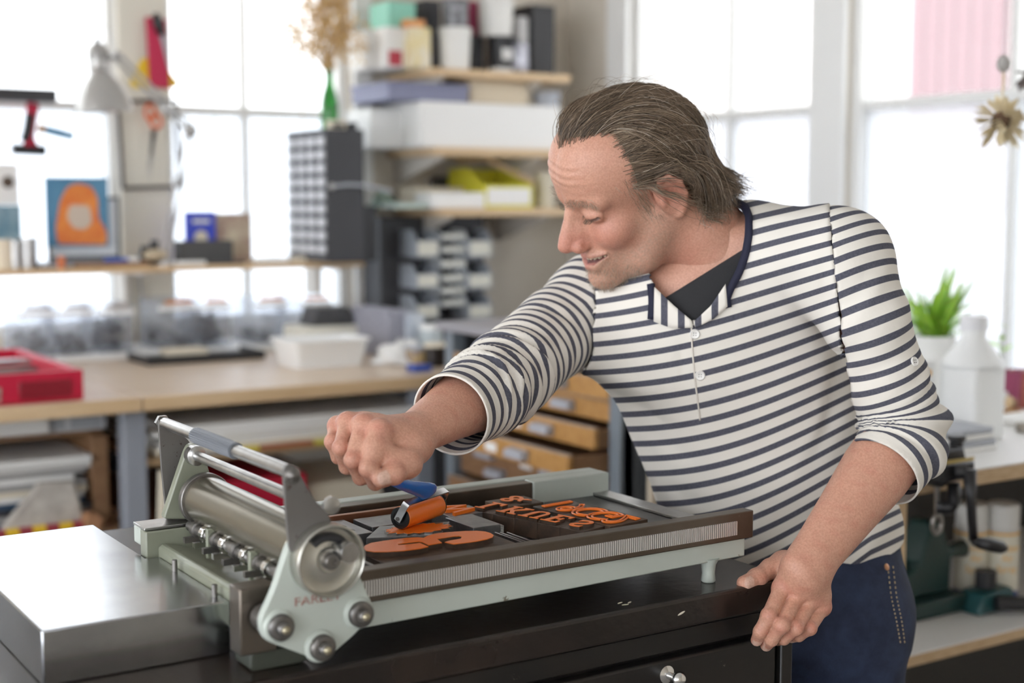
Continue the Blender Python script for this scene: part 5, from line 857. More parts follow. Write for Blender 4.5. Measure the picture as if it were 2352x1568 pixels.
# ---- the pose, in world metres
hR = np.array([[-0.866, -0.1324, -0.4822], [0.2406, -0.9557, -0.1697], [-0.4384, -0.263, 0.8594]])
hT, HS = np.array([1.0943, 1.4233, 1.4454]), .955
def h2w(p): return hT+HS*np.asarray(p, float)@hR.T
def w2h(p): return (np.asarray(p, float)-hT)@hR/HS
neck = at(1655, 590, 1.83)
Rsh, Relb, Rwr = at(1375, 690, 1.92), at(1140, 880, 1.71), at(948, 1000, 1.53)
Lsh, Lelb, Lwr = at(1925, 592, 1.72), at(2066, 1008, 1.715), at(1868, 1280, 1.615)

UPL, LOL, OPN = [(.0945, 0, -.0655), (.0905, .013, -.0640), (.0790, .031, -.0625)], [(.0925, 0, -.0835), (.0885, .013, -.0810), (.0780, .030, -.0665)], [(.0965, 0, -.0745), (.0910, .013, -.0725), (.0780, .030, -.0645)]
LID = [(.0740+.0140*math.sqrt(max(.02, 1-((y-.0325)/.0190)**2-.17))+.0004, y, -.0060+14*(y-.033)**2) for y in np.linspace(.0165, .0490, 9)]
# ---- head (head frame: x forward, y to the person's left, z up, origin between the eyes' level and skull centre)
nb_ = w2h(neck)
def f_head(P):
    ay = np.abs(P[:, 1]); A = np.stack([P[:, 0], ay, P[:, 2]], 1)
    d = s_ell(P, (-.004, 0, .034), (.095, .0735, .073))
    d = smin(d, s_ell(A, (.040, .012, .048), (.052, .048, .052)), .03)
    d = smin(d, s_ell(P, (.028, 0, -.050), (.060, .052, .066)), .03)
    d = smin(d, s_cone(A, (-.006, .052, -.045), (.030, .044, -.088), .017, .014), .03)
    d = smin(d, s_cone(A, (.030, .042, -.088), (.076, .0, -.108), .014, .013), .022)
    d = smin(d, s_ell(P, (.076, 0, -.106), (.021, .023, .017)), .018)                # chin
    d = smin(d, s_ell(A, (.055, .038, -.032), (.023, .020, .018)), .022)             # cheek
    d = smin(d, s_ell(A, (.060, .037, -.038), (.0165, .0150, .013)), .014)             # raised smile cheek
    d = smin(d, s_cone(A, (.086, .010, .018), (.070, .048, .016), .0105, .008), .014)   # brow
    d = smin(d, s_ell(P, (.066, 0, -.074), (.0265, .030, .024)), .016)                # muzzle
    d = smax(d, -s_ell(A, (.099, .036, .001), (.0155, .0150, .0110)), .012)            # socket
    d = smin(d, s_ell(A, (.0740, .0325, -.001), (.0140, .0190, .0130)), .004)         # lidded eyeball
    d = smax(d, -s_chain(A, LID, [.0013]*len(LID)), .002)  # lid slit
    for i in range(3):                                                              # laughter lines
        d = smax(d, -s_cone(A, (.069, .049, -.003+.004*(i-1)), (.052, .064, .010*(i-1)-.002), .0011, .0008), .003)
    d = smin(d, s_chain(P, [(.083, 0, .014), (.094, 0, -.004), (.109, 0, -.030)], [.0075, .0078, .0100], .004), .009)  # nose ridge
    d = smin(d, s_ell(P, (.086, 0, -.034), (.023, .0155, .019)), .010)
    d = smin(d, s_cone(P, (.080, 0, .004), (.092, 0, -.030), .0100, .0125), .008)
    d = smin(d, s_ell(P, (.1125, 0, -.041), (.0130, .0112, .0105)), .008)
    d = smin(d, s_ell(A, (.099, .0125, -.046), (.0125, .0080, .0090)), .006)
    d = smax(d, -s_ell(A, (.104, .0070, -.0535), (.0060, .0036, .0040)), .003)      # nostril
    d = smax(d, -s_cone(A, (.095, .021, -.043), (.074, .043, -.078), .0022, .0016), .008)  # smile fold
    d = d+.00055*np.sin(P[:, 2]*2*np.pi/.0105+.6*np.sin(P[:, 1]*60))*sstep(.038, .046, P[:, 2])*sstep(.082, .074, P[:, 2])*sstep(.05, .035, ay)*sstep(.05, .07, P[:, 0])   # forehead lines
    up = s_chain(A, UPL, [.0048, .0044, .0024], .003)
    lo_ = s_chain(A, LOL, [.0062, .0056, .0024], .003)
    d = smin(d, np.minimum(up, lo_), .006)
    d = smax(d, -s_chain(A, OPN, [.0054, .0052, .0030], .002), .002)  # open smile
    # ear
    E = np.array([[.97, 0, .25], [0, 1, 0], [-.25, 0, .97]]); q = A-np.array([-.012, .074, -.006], f32); q = q@E.astype(f32)
    tlt = q.copy(); tlt[:, 1] = q[:, 1]+q[:, 0]*.35
    ear = s_ell(tlt, (0, .004, .0), (.0175, .0065, .031))
    rim = s_chain(tlt, [(.008, .006, .016), (.004, .009, .028), (-.008, .011, .028), (-.016, .012, .014), (-.015, .011, -.004), (-.008, .008, -.020), (.002, .006, -.030)], [.0028, .0033, .0036, .0036, .0034, .0044, .0052], .003)
    ear = smin(ear, rim, .004)
    ear = smax(ear, -s_ell(tlt, (.002, .014, .001), (.0095, .0085, .0155)), .004)
    ear = smin(ear, s_ell(tlt, (.012, .007, -.003), (.0045, .0045, .0065)), .004)
    d = smin(d, ear, .006)
    d = smin(d, s_chain(P, [(-.028, 0, -.035), nb_*.55+np.array((-.026, 0, -.02))*.45, nb_], [.058, .056, .066], .02), .028)
    d = smin(d, s_cone(A, (-.028, .052, -.030), nb_+np.array([.045, -.02, -.01]), .014, .012), .02)   # sternomastoid
    d = smin(d, s_ell(P, (.052, 0, -.098), (.020, .014, .012)), .02)
    return d
hV, hQ = sdf_mesh(f_head, (-.14, -.13, -.26), (.14, .13, .14), .0020)
def m_at(P, c, r, fall): return 1-sstep(r-fall, r+fall, np.linalg.norm((P-np.array(c)), axis=1))
hA = np.stack([hV[:, 0], np.abs(hV[:, 1]), hV[:, 2]], 1)
SK = np.array([.60, .325, .232]); REDS = np.array([.50, .165, .125])
def mix(a, b, m): return a*(1-m[:, None])+np.asarray(b)*m[:, None]
hC = np.repeat(SK[None], len(hV), 0)
n1 = wob(hV, 90, 1)*.5+wob(hV, 230, 2)*.5
hC = mix(hC, REDS, np.clip(.40*m_at(hA, (.075, .045, -.035), .030, .025)+.6*m_at(hA, (.108, .0, -.040), .020, .016)+.3*m_at(hA, (.0, .05, -.11), .05, .04)+.35*m_at(hA, (-.012, .08, 0), .03, .02)+.12*n1, 0, .8))
stub = sstep(-.050, -.070, hV[:, 2])*sstep(-.155, -.120, hV[:, 2])*sstep(-.02, .02, hV[:, 0])+sstep(.042, .030, np.abs(hV[:, 0]-.030+.0))*0
stub = np.clip(stub+.8*m_at(hA, (.012, .068, -.045), .028, .018), 0, 1)*sstep(.105, .085, hV[:, 0]+0*hV[:, 2])
hC = mix(hC, (.40, .27, .20), np.clip(stub*(.55+.35*wob(hV, 700, 3)), 0, .8))
lipm = np.minimum(s_chain(hA.astype(f32), UPL, [.0053, .0048, .0026]), s_chain(hA.astype(f32), LOL, [.0066, .0060, .0026]))
hC = mix(hC, (.47, .19, .17), .8*sstep(.001, -.001, lipm))
inm = s_chain(hA.astype(f32), [(x-.004, y, z) for x, y, z in OPN], [.0048, .0044, .0022]); hC = mix(hC, (.12, .04, .035), sstep(.0006, -.0006, inm))
slit = s_chain(hA.astype(f32), LID, [.0021]*len(LID)); hC = mix(hC, (.10, .06, .05), .85*sstep(.0012, -.0004, slit))
hW = h2w(hV)

# ---- right arm and fist on the brayer handle
RF = {'index': [at(872, 990, 1.478), at(846, 1076, 1.452), at(862, 1108, 1.478), at(888, 1102, 1.505)],
      'middle': [at(834, 976, 1.490), at(811, 1056, 1.462), at(828, 1096, 1.482), at(862, 1096, 1.512)],
      'ring': [at(799, 970, 1.508), at(783, 1028, 1.480), at(796, 1072, 1.495), at(834, 1080, 1.52)],
      'little': [at(775, 978, 1.524), at(763, 1014, 1.502), at(776, 1050, 1.508), at(806, 1060, 1.53)]}
RFr = {'index': [.0108, .0088, .0080, .0072], 'middle': [.0106, .0086, .0080, .0072], 'ring': [.0100, .0081, .0076, .0068], 'little': [.0092, .0074, .0068, .0060]}
RTh = [at(955, 1030, 1.515), at(938, 1064, 1.482), at(906, 1088, 1.458), at(874, 1100, 1.448)]; RThr = [.0150, .0118, .0100, .0086]
def f_hand(P, F, Fr, Th, Thr, wr, elb, wflat, r_w, r_e, web=0):
    d = None
    for k in F:
        e = s_cone(P, wr+(F[k][0]-wr)*.12, F[k][0], .0130, Fr[k][0]); d = e if d is None else smin(d, e, .016)
    ks = list(F)
    for a, b in zip(ks, ks[1:]): d = smin(d, s_cone(P, F[a][0]*.75+wr*.25, F[b][0]*.75+wr*.25, .0105, .0100), .012)
    d = smin(d, s_cone(P, wr, Th[0], .0135, .0130), .014)
    d = smin(d, s_cone(P, Th[0], F['index'][0]*.55+wr*.45, .012, .010), .014)
    fing = None
    for k in F:
        p, r = F[k], Fr[k]
        e = s_chain(P, p, [r[0]*.96, r[1], r[2], r[3]], .003)
        e = smin(e, s_ell(P, p[1], [r[1]*1.03]*3), .004); fing = e if fing is None else np.minimum(fing, e)
        d = smin(d, s_ell(P, p[0], [r[0]*1.10]*3), .006)
    th = s_chain(P, Th, Thr, .004); th = smin(th, s_ell(P, Th[2], [Thr[2]*1.08]*3), .004)
    d = smin(d, fing, .0045); d = smin(d, th, .0065)
    if web: d = smin(d, s_cone(P, Th[1]*.9+Th[2]*.1, F['index'][0]*.55+F['index'][1]*.45, .0125, .0105), .013)
    ax = norm(elb-wr); b = norm(np.cross(ax, wflat)); c = np.cross(ax, b)
    q = P-wr.astype(f32); t = np.clip(q@ax.astype(f32)/np.linalg.norm(elb-wr), -.12, 1.02); x = q-t[:, None]*(elb-wr).astype(f32)
    rb = np.interp(t, [-.1, 0, .35, .7, 1], [r_w*.98, r_w, r_w*.55+r_e*.45, r_e, r_e*1.02]); rc = rb*np.interp(t, [0, .5, 1], [.76, .9, 1])
    k0 = np.sqrt((x@b/rb)**2+(x@c/rc)**2+(x@ax/rc)**2+1e-9); fa = (k0-1)*np.minimum(rb, rc)
    return smin(d, fa, .012)
nb = norm(np.cross(RF['little'][0]-RF['index'][0], Rwr-RF['middle'][0]))
f_rh = lambda P: f_hand(P, RF, RFr, RTh, RThr, Rwr, Relb, nb, .0275, .043, 1)
allp = np.array([p for k in RF for p in RF[k]]+RTh+[Rwr, Relb])
rV, rQ = sdf_mesh(f_rh, allp.min(0)-.055, allp.max(0)+.055, .0017)
# ---- left arm and hand over the cabinet corner
def oy(u, v, y): return onY(u, v, y)
LF = {'index': [oy(1796, 1350, 1.158), oy(1766, 1414, 1.142), oy(1746, 1450, 1.148), oy(1738, 1470, 1.158)],
      'middle': [oy(1831, 1366, 1.150), oy(1795, 1436, 1.130), oy(1772, 1468, 1.143), oy(1760, 1482, 1.157)],
      'ring': [oy(1863, 1379, 1.145), oy(1828, 1442, 1.127), oy(1800, 1466, 1.142), oy(1785, 1470, 1.158)],
      'little': [oy(1889, 1394, 1.142), oy(1860, 1443, 1.128), oy(1835, 1460, 1.142), oy(1818, 1465, 1.156)]}
LFr = {'index': [.0098, .0083, .0075, .0066], 'middle': [.0098, .0082, .0075, .0066], 'ring': [.0093, .0077, .0071, .0063], 'little': [.0086, .0069, .0063, .0056]}
LTh = [oy(1800, 1296, 1.196), oy(1770, 1306, 1.196), oy(1738, 1328, 1.192), oy(1710, 1339, 1.188)]; LThr = [.0142, .0118, .0104, .0090]
nl = norm(np.cross(LF['little'][0]-LF['index'][0], Lwr-LF['middle'][0]))
f_lh = lambda P: f_hand(P, LF, LFr, LTh, LThr, Lwr, Lelb, nl, .0300, .0425)
allp = np.array([p for k in LF for p in LF[k]]+LTh+[Lwr, Lelb])
lV, lQ = sdf_mesh(f_lh, allp.min(0)-.055, allp.max(0)+.055, .0017)
def hand_colour(V, F, Fr, Th, Thr, wr, back):
    c = np.repeat(SK[None], len(V), 0); m = np.zeros(len(V))
    for k in F:
        m += .55*m_at(V, F[k][0], .012, .010)+.45*m_at(V, F[k][1], .009, .007)+.35*m_at(V, F[k][3], .010, .008)
    m += .4*m_at(V, Th[2], .010, .008)+.25*wob(V, 160, 5)
    c = mix(c, REDS, np.clip(m, 0, .6))
    for tip, prev, r in [(F[k][3], F[k][2], Fr[k][3]) for k in F]+[(Th[3], Th[2], Thr[3])]:
        ax = norm(tip-prev); q = V-tip; t = q@ax; x = q-t[:, None]*ax; o = norm(back-ax*np.dot(back, ax)); y = x@o
        nail = (np.linalg.norm(q, axis=1) < .0115)*sstep(-.007, -.0055, t)*sstep(.0075, .006, t)*sstep(r*.55, r*.68, y); c = mix(c, (.68, .47, .38), .85*nail)
    return c
rC = hand_colour(rV, RF, RFr, RTh, RThr, Rwr, -FW); lC = hand_colour(lV, LF, LFr, LTh, LThr, Lwr, -FW)
# ---- torso field (shared by body, undershirt and shirt): horizontal sections from hip to shoulder
SEC = [  # image row, left edge, right edge, depth, half depth
    (1420, 1600, 2070, 1.930, .120), (1330, 1575, 2070, 1.930, .126), (1270, 1555, 2072, 1.925, .128), (1200, 1537, 2070, 1.915, .128), (1100, 1500, 2035, 1.900, .124),
    (1000, 1458, 2000, 1.890, .118), (920, 1420, 1978, 1.880, .114), (850, 1365, 1965, 1.870, .110), (780, 1365, 1955, 1.865, .105), (700, 1390, 1940, 1.860, .098), (620, 1440, 1905, 1.850, .085), (540, 1520, 1850, 1.840, .070)]
sz, sl, sd, sa, sb = [], [], [], [], []
for v, a, b, d, hb in SEC:
    A_, B_ = at(a, v, d)-CAM, at(b, v, d)-CAM
    sz.append(CAM[2]+.5*(A_[2]+B_[2])); sl.append(.5*(A_+B_)@RT); sd.append(d*1.0); sa.append((B_-A_)@RT*.5); sb.append(hb)
sz, sl, sd, sa, sb = map(np.array, (sz, sl, sd, sa, sb))
def cubic(xq, x, y):
    m = np.gradient(y, x); i = np.clip(np.searchsorted(x, xq)-1, 0, len(x)-2); h = x[i+1]-x[i]; t = np.clip((xq-x[i])/h, 0, 1)
    return (2*t**3-3*t**2+1)*y[i]+(t**3-2*t**2+t)*h*m[i]+(-2*t**3+3*t**2)*y[i+1]+(t**3-t**2)*h*m[i+1]
FH = norm(np.array([FW[0], FW[1], 0]))
def f_core(P, g=0.):
    z = P[:, 2]; q = P-CAM.astype(f32); l = q@RT.astype(f32); e = q@FH.astype(f32); zz = np.clip(z, sz[0], sz[-1])
    cl, cd_, a, b = cubic(zz, sz, sl), cubic(zz, sz, sd), cubic(zz, sz, sa)+g, cubic(zz, sz, sb)+g
    dy = CAMH-zz; cd_ = cd_+0*dy
    x, y = (l-cl)/a, (e-cd_)/b; k0 = (np.abs(x)**2.3+np.abs(y)**2.3+1e-9)**(1/2.3)
    d = (k0-1)*np.minimum(a, b)*.95
    return np.maximum(d, np.maximum(z-sz[-1], sz[0]-z))
def f_shoulder(P, g=0.):
    d = s_chain(P, [neck+np.array([0, 0, -.045]), at(1725, 572, 1.815), Lsh+np.array([0, 0, -.005])], [.056+g, .052+g, .056+g], .02)
    return smin(d, s_cone(P, neck+np.array([0, 0, -.045]), Rsh+np.array([0, 0, -.002]), .058+g, .057+g), .03)
def f_trunk(P, g=0.): return smin(f_core(P, g), f_shoulder(P, g), .05)
RARM = [Rsh, at(1275, 765, 1.855), at(1165, 862, 1.745), at(1110, 905, 1.675), at(1035, 953, 1.600)]
RARMr = [.060, .056, .054, .051, .0445]
LARM = [Lsh, at(1985, 735, 1.705), at(2032, 870, 1.715), at(2076, 975, 1.725), at(2074, 1022, 1.715), at(2020, 1084, 1.690)]
LARMr = [.056, .052, .048, .049, .050, .0470]
# ---- body under the clothes: trunk, upper arms, legs
hipL, hipR = at(1938, 1420, 1.90), at(1770, 1420, 2.00)
kneeL, ankL = hipL+np.array([.03, .02, -.42]), hipL+np.array([.05, .08, -.82]); ankL[2] = .09; kneeL[2] = .48
kneeR, ankR = hipR+np.array([.03, .05, -.42]), hipR+np.array([.04, .12, -.8]); ankR[2] = .09; kneeR[2] = .48
def f_body(P):
    d = f_trunk(P, -.012)
    d = smin(d, s_chain(P, RARM[:4], [.044, .040, .036, .034]), .02); d = smin(d, s_chain(P, LARM[:4], [.040, .034, .032, .030]), .02)
    for h, k, a in ((hipL, kneeL, ankL), (hipR, kneeR, ankR)):
        d = smin(d, s_chain(P, [h, k, a], [.078, .052, .036]), .04)
    return d
bV, bQ = sdf_mesh(f_body, (.78, 1.0, .02), (1.75, 1.95, 1.44), .012, 1)
bC = np.repeat(SK[None], len(bV), 0)
off, VV, QQ, CC = 0, [], [], []
for V, Q_, C_ in ((hW, hQ, hC), (rV, rQ, rC), (lV, lQ, lC), (bV, bQ, bC)):
    VV.append(V); QQ.append(Q_+off); CC.append(C_); off += len(V)
VV, QQ, CC = np.concatenate(VV), np.concatenate(QQ), np.concatenate(CC)
def attr_col(o, C_):
    a = o.data.color_attributes.new('tone', 'FLOAT_COLOR', 'POINT'); a.data.foreach_set('color', np.concatenate([C_, np.ones((len(C_), 1))], 1).astype(f32).ravel())
def attr_f(o, name, x):
    a = o.data.attributes.new(name, 'FLOAT', 'POINT'); a.data.foreach_set('value', np.asarray(x, f32))
skin = M('skin', (.6, .36, .27), .46, spec=.45, bump=.25, bs=420, sss=.12); nt = skin.node_tree
vc = nt.nodes.new('ShaderNodeVertexColor'); vc.layer_name = 'tone'; 
tcs = nt.nodes.new('ShaderNodeTexCoord'); ns_ = nt.nodes.new('ShaderNodeTexNoise'); ns_.inputs['Scale'].default_value = 420; ns_.inputs['Detail'].default_value = 5; nt.links.new(tcs.outputs['Object'], ns_.inputs['Vector'])
rs_ = nt.nodes.new('ShaderNodeValToRGB'); rs_.color_ramp.elements[0].position = .35; rs_.color_ramp.elements[0].color = (.88, .83, .80, 1); rs_.color_ramp.elements[1].position = .65; rs_.color_ramp.elements[1].color = (1.04, 1.03, 1.02, 1); nt.links.new(ns_.outputs['Fac'], rs_.inputs[0])
mm = nt.nodes.new('ShaderNodeMix'); mm.data_type = 'RGBA'; mm.blend_type = 'MULTIPLY'; mm.inputs[0].default_value = 1; nt.links.new(vc.outputs[0], mm.inputs[6]); nt.links.new(rs_.outputs[0], mm.inputs[7]); nt.links.new(mm.outputs[2], nt.nodes['Principled BSDF'].inputs['Base Color'])
person = thing('person', 'smiling person in a striped long-sleeved shirt and jeans bending over the press with a roller', 'person', (*(.5*(ankL+ankR))[:2], 0))
body = mesh_obj('body', VV, QQ, skin, person, smooth=180); attr_col(body, CC)
# ---- shirt
fabric = bpy.data.materials.new('striped_jersey'); fabric.use_nodes = True; nt = fabric.node_tree; N, L = nt.nodes, nt.links; pb = N['Principled BSDF']; pb.inputs['Roughness'].default_value = .85; pb.inputs['Specular IOR Level'].default_value = .2
at_ = N.new('ShaderNodeAttribute'); at_.attribute_name = 'stripe'; fr = N.new('ShaderNodeMath'); fr.operation = 'FRACT'; L.new(at_.outputs['Fac'], fr.inputs[0])
rp = N.new('ShaderNodeValToRGB'); e = rp.color_ramp.elements; e[0].position = .0; e[0].color = (0, 0, 0, 1); e[1].position = .03; e[1].color = (1, 1, 1, 1)
for p_, c_ in ((.40, 1), (.43, 0)):
    q = rp.color_ramp.elements.new(p_); q.color = (c_, c_, c_, 1)
L.new(fr.outputs[0], rp.inputs[0])
tc = N.new('ShaderNodeTexCoord'); nz = N.new('ShaderNodeTexNoise'); nz.inputs['Scale'].default_value = 420; nz.inputs['Detail'].default_value = 2; L.new(tc.outputs['Object'], nz.inputs['Vector'])
ink = N.new('ShaderNodeMix'); ink.data_type = 'RGBA'; ink.inputs[6].default_value = (.050, .052, .072, 1); ink.inputs[7].default_value = (.135, .135, .165, 1); L.new(nz.outputs['Fac'], ink.inputs[0])
mxs = N.new('ShaderNodeMix'); mxs.data_type = 'RGBA'; mxs.inputs[6].default_value = (.78, .74, .67, 1); L.new(rp.outputs[0], mxs.inputs[0]); L.new(ink.outputs[2], mxs.inputs[7]); L.new(mxs.outputs[2], pb.inputs['Base Color'])
nz2 = N.new('ShaderNodeTexNoise'); nz2.inputs['Scale'].default_value = 38; nz2.inputs['Detail'].default_value = 4; L.new(tc.outputs['Object'], nz2.inputs['Vector'])
bm_ = N.new('ShaderNodeBump'); bm_.inputs['Strength'].default_value = .5; bm_.inputs['Distance'].default_value = .004; L.new(nz2.outputs['Fac'], bm_.inputs['Height']); L.new(bm_.outputs[0], pb.inputs['Normal'])
PER = .0174
def cut_plane(o, c, n):
    bm = bmesh.new(); bm.from_mesh(o.data); c = np.asarray(c)-world_loc(o)
    bmesh.ops.bisect_plane(bm, geom=bm.verts[:]+bm.edges[:]+bm.faces[:], plane_co=c.tolist(), plane_no=norm(n).tolist(), clear_outer=True); bm.to_mesh(o.data); bm.free()
def plane(P, c, n): return (P-np.asarray(c, f32))@np.asarray(norm(n), f32)
# seams: planes through the armholes
nL = norm(.93*RT+.10*UP-.25*FW); cL = at(1925, 660, 1.70)
nR = norm(-.99*RT+.02*UP-.10*FW); cR = at(1347, 720, 1.90)
hemC = at(1960, 1325, 1.83); hemN = norm(np.cross(at(2060, 1272, 1.85)-at(1908, 1357, 1.80), FW)); hemN = hemN if hemN[2] < 0 else -hemN
SG = .006
def shirt_all(P): return smin(f_core(P, SG), f_shoulder(P, SG), .05)
def sl_field(P, ARM, r, sh):
    d = s_chain(P, list(ARM)+[ARM[-1]+norm(ARM[-1]-ARM[-2])*.04], list(r)+[r[-1]], .012); core = np.maximum(shirt_all(P), s_ell(P, sh, (.088, .088, .088)))
    return smin(d, core, .03)
def f_shirt(P):
    d = shirt_all(P)
    d = smin(d, s_chain(P, RARM[:2], [RARMr[0]+.004, RARMr[1]+.002]), .035); d = smin(d, s_chain(P, LARM[:2], [LARMr[0]+.004, LARMr[1]]), .03)
    cutL = np.maximum(-plane(P, cL, nL), sl_field(P, LARM, LARMr, Lsh)-.004)
    cutR = np.maximum(-plane(P, cR, nR), sl_field(P, RARM, RARMr, Rsh)-.004)
    d = np.maximum(d, -cutL); d = np.maximum(d, -cutR)
    return np.maximum(d, plane(P, hemC, hemN)-.025)
tV, tQ = sdf_mesh(f_shirt, (.90, 1.02, .84), (1.60, 1.80, 1.46), .005)
# drape folds
tN = normals(tV, tQ)
def lh(P): q = np.asarray(P)-CAM; d = q@FW; return (q@RT)/d*F_PX+CX, CY-(q@UP)/d*F_PX
tu, tv = lh(tV)
def fold(u, v, u0, v0, u1, v1, w, amp):    # a soft crease along a line on the cloth (front view)
    a, b = np.array([u0, v0], float), np.array([u1, v1], float); ba = b-a; x = np.stack([u, v], 1)-a; t = np.clip(x@ba/(ba@ba), 0, 1)
    dd = np.linalg.norm(x-t[:, None]*ba, axis=1); return amp*np.exp(-(dd/w)**2)*np.sin(np.pi*np.clip(t*.9+.05, 0, 1))
front = ((tN@FW) < .1)
disp = np.zeros(len(tV))
for f_ in [(1960, 700, 1900, 1000, 22, -.006), (1985, 830, 1850, 1090, 20, -.005), (1400, 900, 1560, 1000, 16, -.004), (1380, 860, 1500, 900, 14, .003), (2040, 1140, 1880, 1270, 18, -.006), (2060, 1180, 1950, 1300, 14, .005), (2000, 1120, 1800, 1230, 20, -.004),
           (1440, 960, 1600, 1060, 15, -.003), (1560, 760, 1575, 930, 10, -.002), (1890, 560, 1895, 780, 14, -.004), (1760, 640, 1880, 560, 20, .002), (1510, 1100, 1640, 1180, 16, -.003), (1540, 1200, 1700, 1230, 14, -.004)]:
    disp += fold(tu, tv, *f_)
disp = disp*front+.0012*wob(tV, 45, 3)*1.0
tV = tV+tN*disp[:, None]
def stripe_t(V):
    u, v = lh(V); q = V-CAM; d = q@FW
    # rows run level on the far side of the chest and climb towards the near shoulder and hip
    x = np.clip((u-1350)/650, -.1, 1.2); low = np.clip((v-820)/380, -.8, 1.3)
    y = v+650*(.05*x+.20*x*x)+low*(-48*np.sin(np.pi*np.clip(x, 0, 1)))
    return (CAMH-(y-460)/F_PX*1.78)
def open_neck(V, Q_, poly):
    u, v = lh(V); cx = u[Q_].mean(1); cy = v[Q_].mean(1); N_ = normals(V, Q_)[Q_].mean(1)
    ins = np.zeros(len(Q_), bool); n = len(poly)
    for i in range(n):
        x0, y0 = poly[i]; x1, y1 = poly[(i+1) % n]
        c = ((y0 > cy) != (y1 > cy)); ins ^= c & (cx < (x1-x0)*(cy-y0)/((y1-y0) if y1 != y0 else 1e-9)+x0)
    return Q_[~(ins & ((N_@FW < .25) | (N_[:, 2] > .3)))]
NECK = [(1700, 462), (1716, 478), (1722, 500), (1718, 560), (1702, 612), (1682, 650), (1660, 690), (1628, 722), (1590, 742), (1548, 722), (1512, 690), (1500, 655), (1480, 600), (1500, 520), (1580, 440), (1660, 445)]
tQ2 = open_neck(tV, tQ, NECK)
shirt = mesh_obj('shirt', tV, tQ2, fabric, person, smooth=180); attr_f(shirt, 'stripe', stripe_t(tV)/PER)
cut_plane(shirt, hemC, hemN); so = shirt.modifiers.new('cloth', 'SOLIDIFY'); so.thickness = .0018; so.offset = -1
teeN = norm(np.cross(at(1712, 515, 1.8)-at(1505, 648, 1.74), FW)); teeN = teeN if teeN@UP > 0 else -teeN
# undershirt fills the neck opening
def f_under(P): return np.maximum(np.maximum(smin(f_core(P, .001), f_shoulder(P, .001), .05), plane(P, at(1620, 628, 1.75), teeN)), s_ell(P, at(1610, 640, 1.80), (.15, .17, .15)))
uV, uQ = sdf_mesh(f_under, (.95, 1.10, 1.08), (1.40, 1.75, 1.46), .004)
mesh_obj('undershirt', uV, uQ, M('black_jersey', (.022, .022, .024), .9, bump=.2, bs=300), person, smooth=180)
# ---- sleeves
def sleeve(name, ARM, r, cs, ns, sh, endn, clip_r, folds, h=.0042):
    cap_end = ARM[-1]; tot = np.cumsum([0]+[np.linalg.norm(ARM[i+1]-ARM[i]) for i in range(len(ARM)-1)])
    def fn(P):
        d = np.maximum(sl_field(P, ARM, r, sh), -plane(P, cs, ns))
        return np.maximum(d, plane(P, ARM[-1], endn)-.022)
    A = np.array(ARM); V, Q_ = sdf_mesh(fn, A.min(0)-.09, A.max(0)+.09, h)
    N_ = normals(V, Q_)
    # arc length along the arm, softened at the bends
    CP = np.array([2*ARM[0]-ARM[1]]+list(ARM)+[2*ARM[-1]-ARM[-2]]); pts = []
    for i in range(len(CP)-3):
        for t in np.linspace(0, 1, 12, endpoint=False):
            pts.append(.5*((2*CP[i+1])+(CP[i+2]-CP[i])*t+(2*CP[i]-5*CP[i+1]+4*CP[i+2]-CP[i+3])*t*t+(3*CP[i+1]-CP[i]-3*CP[i+2]+CP[i+3])*t**3))
    pts.append(CP[-2]); pts = np.array(pts); d0 = norm(pts[1]-pts[0]); pts = np.concatenate([pts[0]-d0*np.arange(12, 0, -1)[:, None]*.01, pts])
    al = np.concatenate([[0], np.cumsum(np.linalg.norm(np.diff(pts, axis=0), axis=1))])-.12
    D2 = ((V[:, None, :]-pts[None])**2).sum(2); w_ = np.exp(-(D2-D2.min(1, keepdims=True))/(.022**2)); sm = (w_*al).sum(1)/w_.sum(1); X = V-(w_[:, :, None]*pts[None]).sum(1)/w_.sum(1)[:, None]
    up_ = norm(np.cross(ARM[-1]-ARM[0], FW)); th = np.arctan2(X@up_, X@(-FW))
    D = np.zeros(len(V))
    for (s0, wd, amp, per, tw) in folds:
        env = np.exp(-((sm-s0)/wd)**2); ph = (sm+tw*th+.006*wob(V, 22, 4))/per*2*np.pi
        D += env*amp*(np.sin(ph)*.6+.4*np.sin(ph*1.7+1.2))*(.55+.45*wob(V, 30, 8))
    D += .0012*wob(V, 40, 6)
    pe = (V-ARM[-1])@norm(endn); D *= sstep(-.002, -.016, pe); V = V+N_*D[:, None]
    # remove the caps at cuff and armhole
    fc = V[Q_].mean(1); fnm = N_[Q_].mean(1); cap = ((np.abs((fc-cs)@norm(ns)) < h*1.2) & (fnm@norm(ns) < -.8))
    o = mesh_obj(name, V, Q_[~cap], fabric, person, smooth=180); attr_f(o, 'stripe', sm/PER+.3); cut_plane(o, ARM[-1], endn)
    so = o.modifiers.new('cloth', 'SOLIDIFY'); so.thickness = .0022; so.offset = -1
    return o
Lt = sum(np.linalg.norm(LARM[i+1]-LARM[i]) for i in range(len(LARM)-1)); Rt = sum(np.linalg.norm(RARM[i+1]-RARM[i]) for i in range(len(RARM)-1))
cuffR = norm(RARM[-1]-RARM[-2]); cuffL = norm(at(1990, 1130, 1.67)-at(2055, 1040, 1.71))
slR = sleeve('right_sleeve', RARM, RARMr, cR, nR, Rsh, cuffR, True, [(Rt*.64, .06, .0062, .034, .012), (Rt*.80, .035, .0040, .022, -.010), (Rt*.35, .05, .0025, .045, .02)])
slL = sleeve('left_sleeve', LARM, LARMr, cL, nL, Lsh, cuffL, True, [(Lt*.76, .040, .0105, .028, .006), (Lt*.55, .05, .0025, .045, .02), (Lt*.25, .05, .002, .05, .03)])
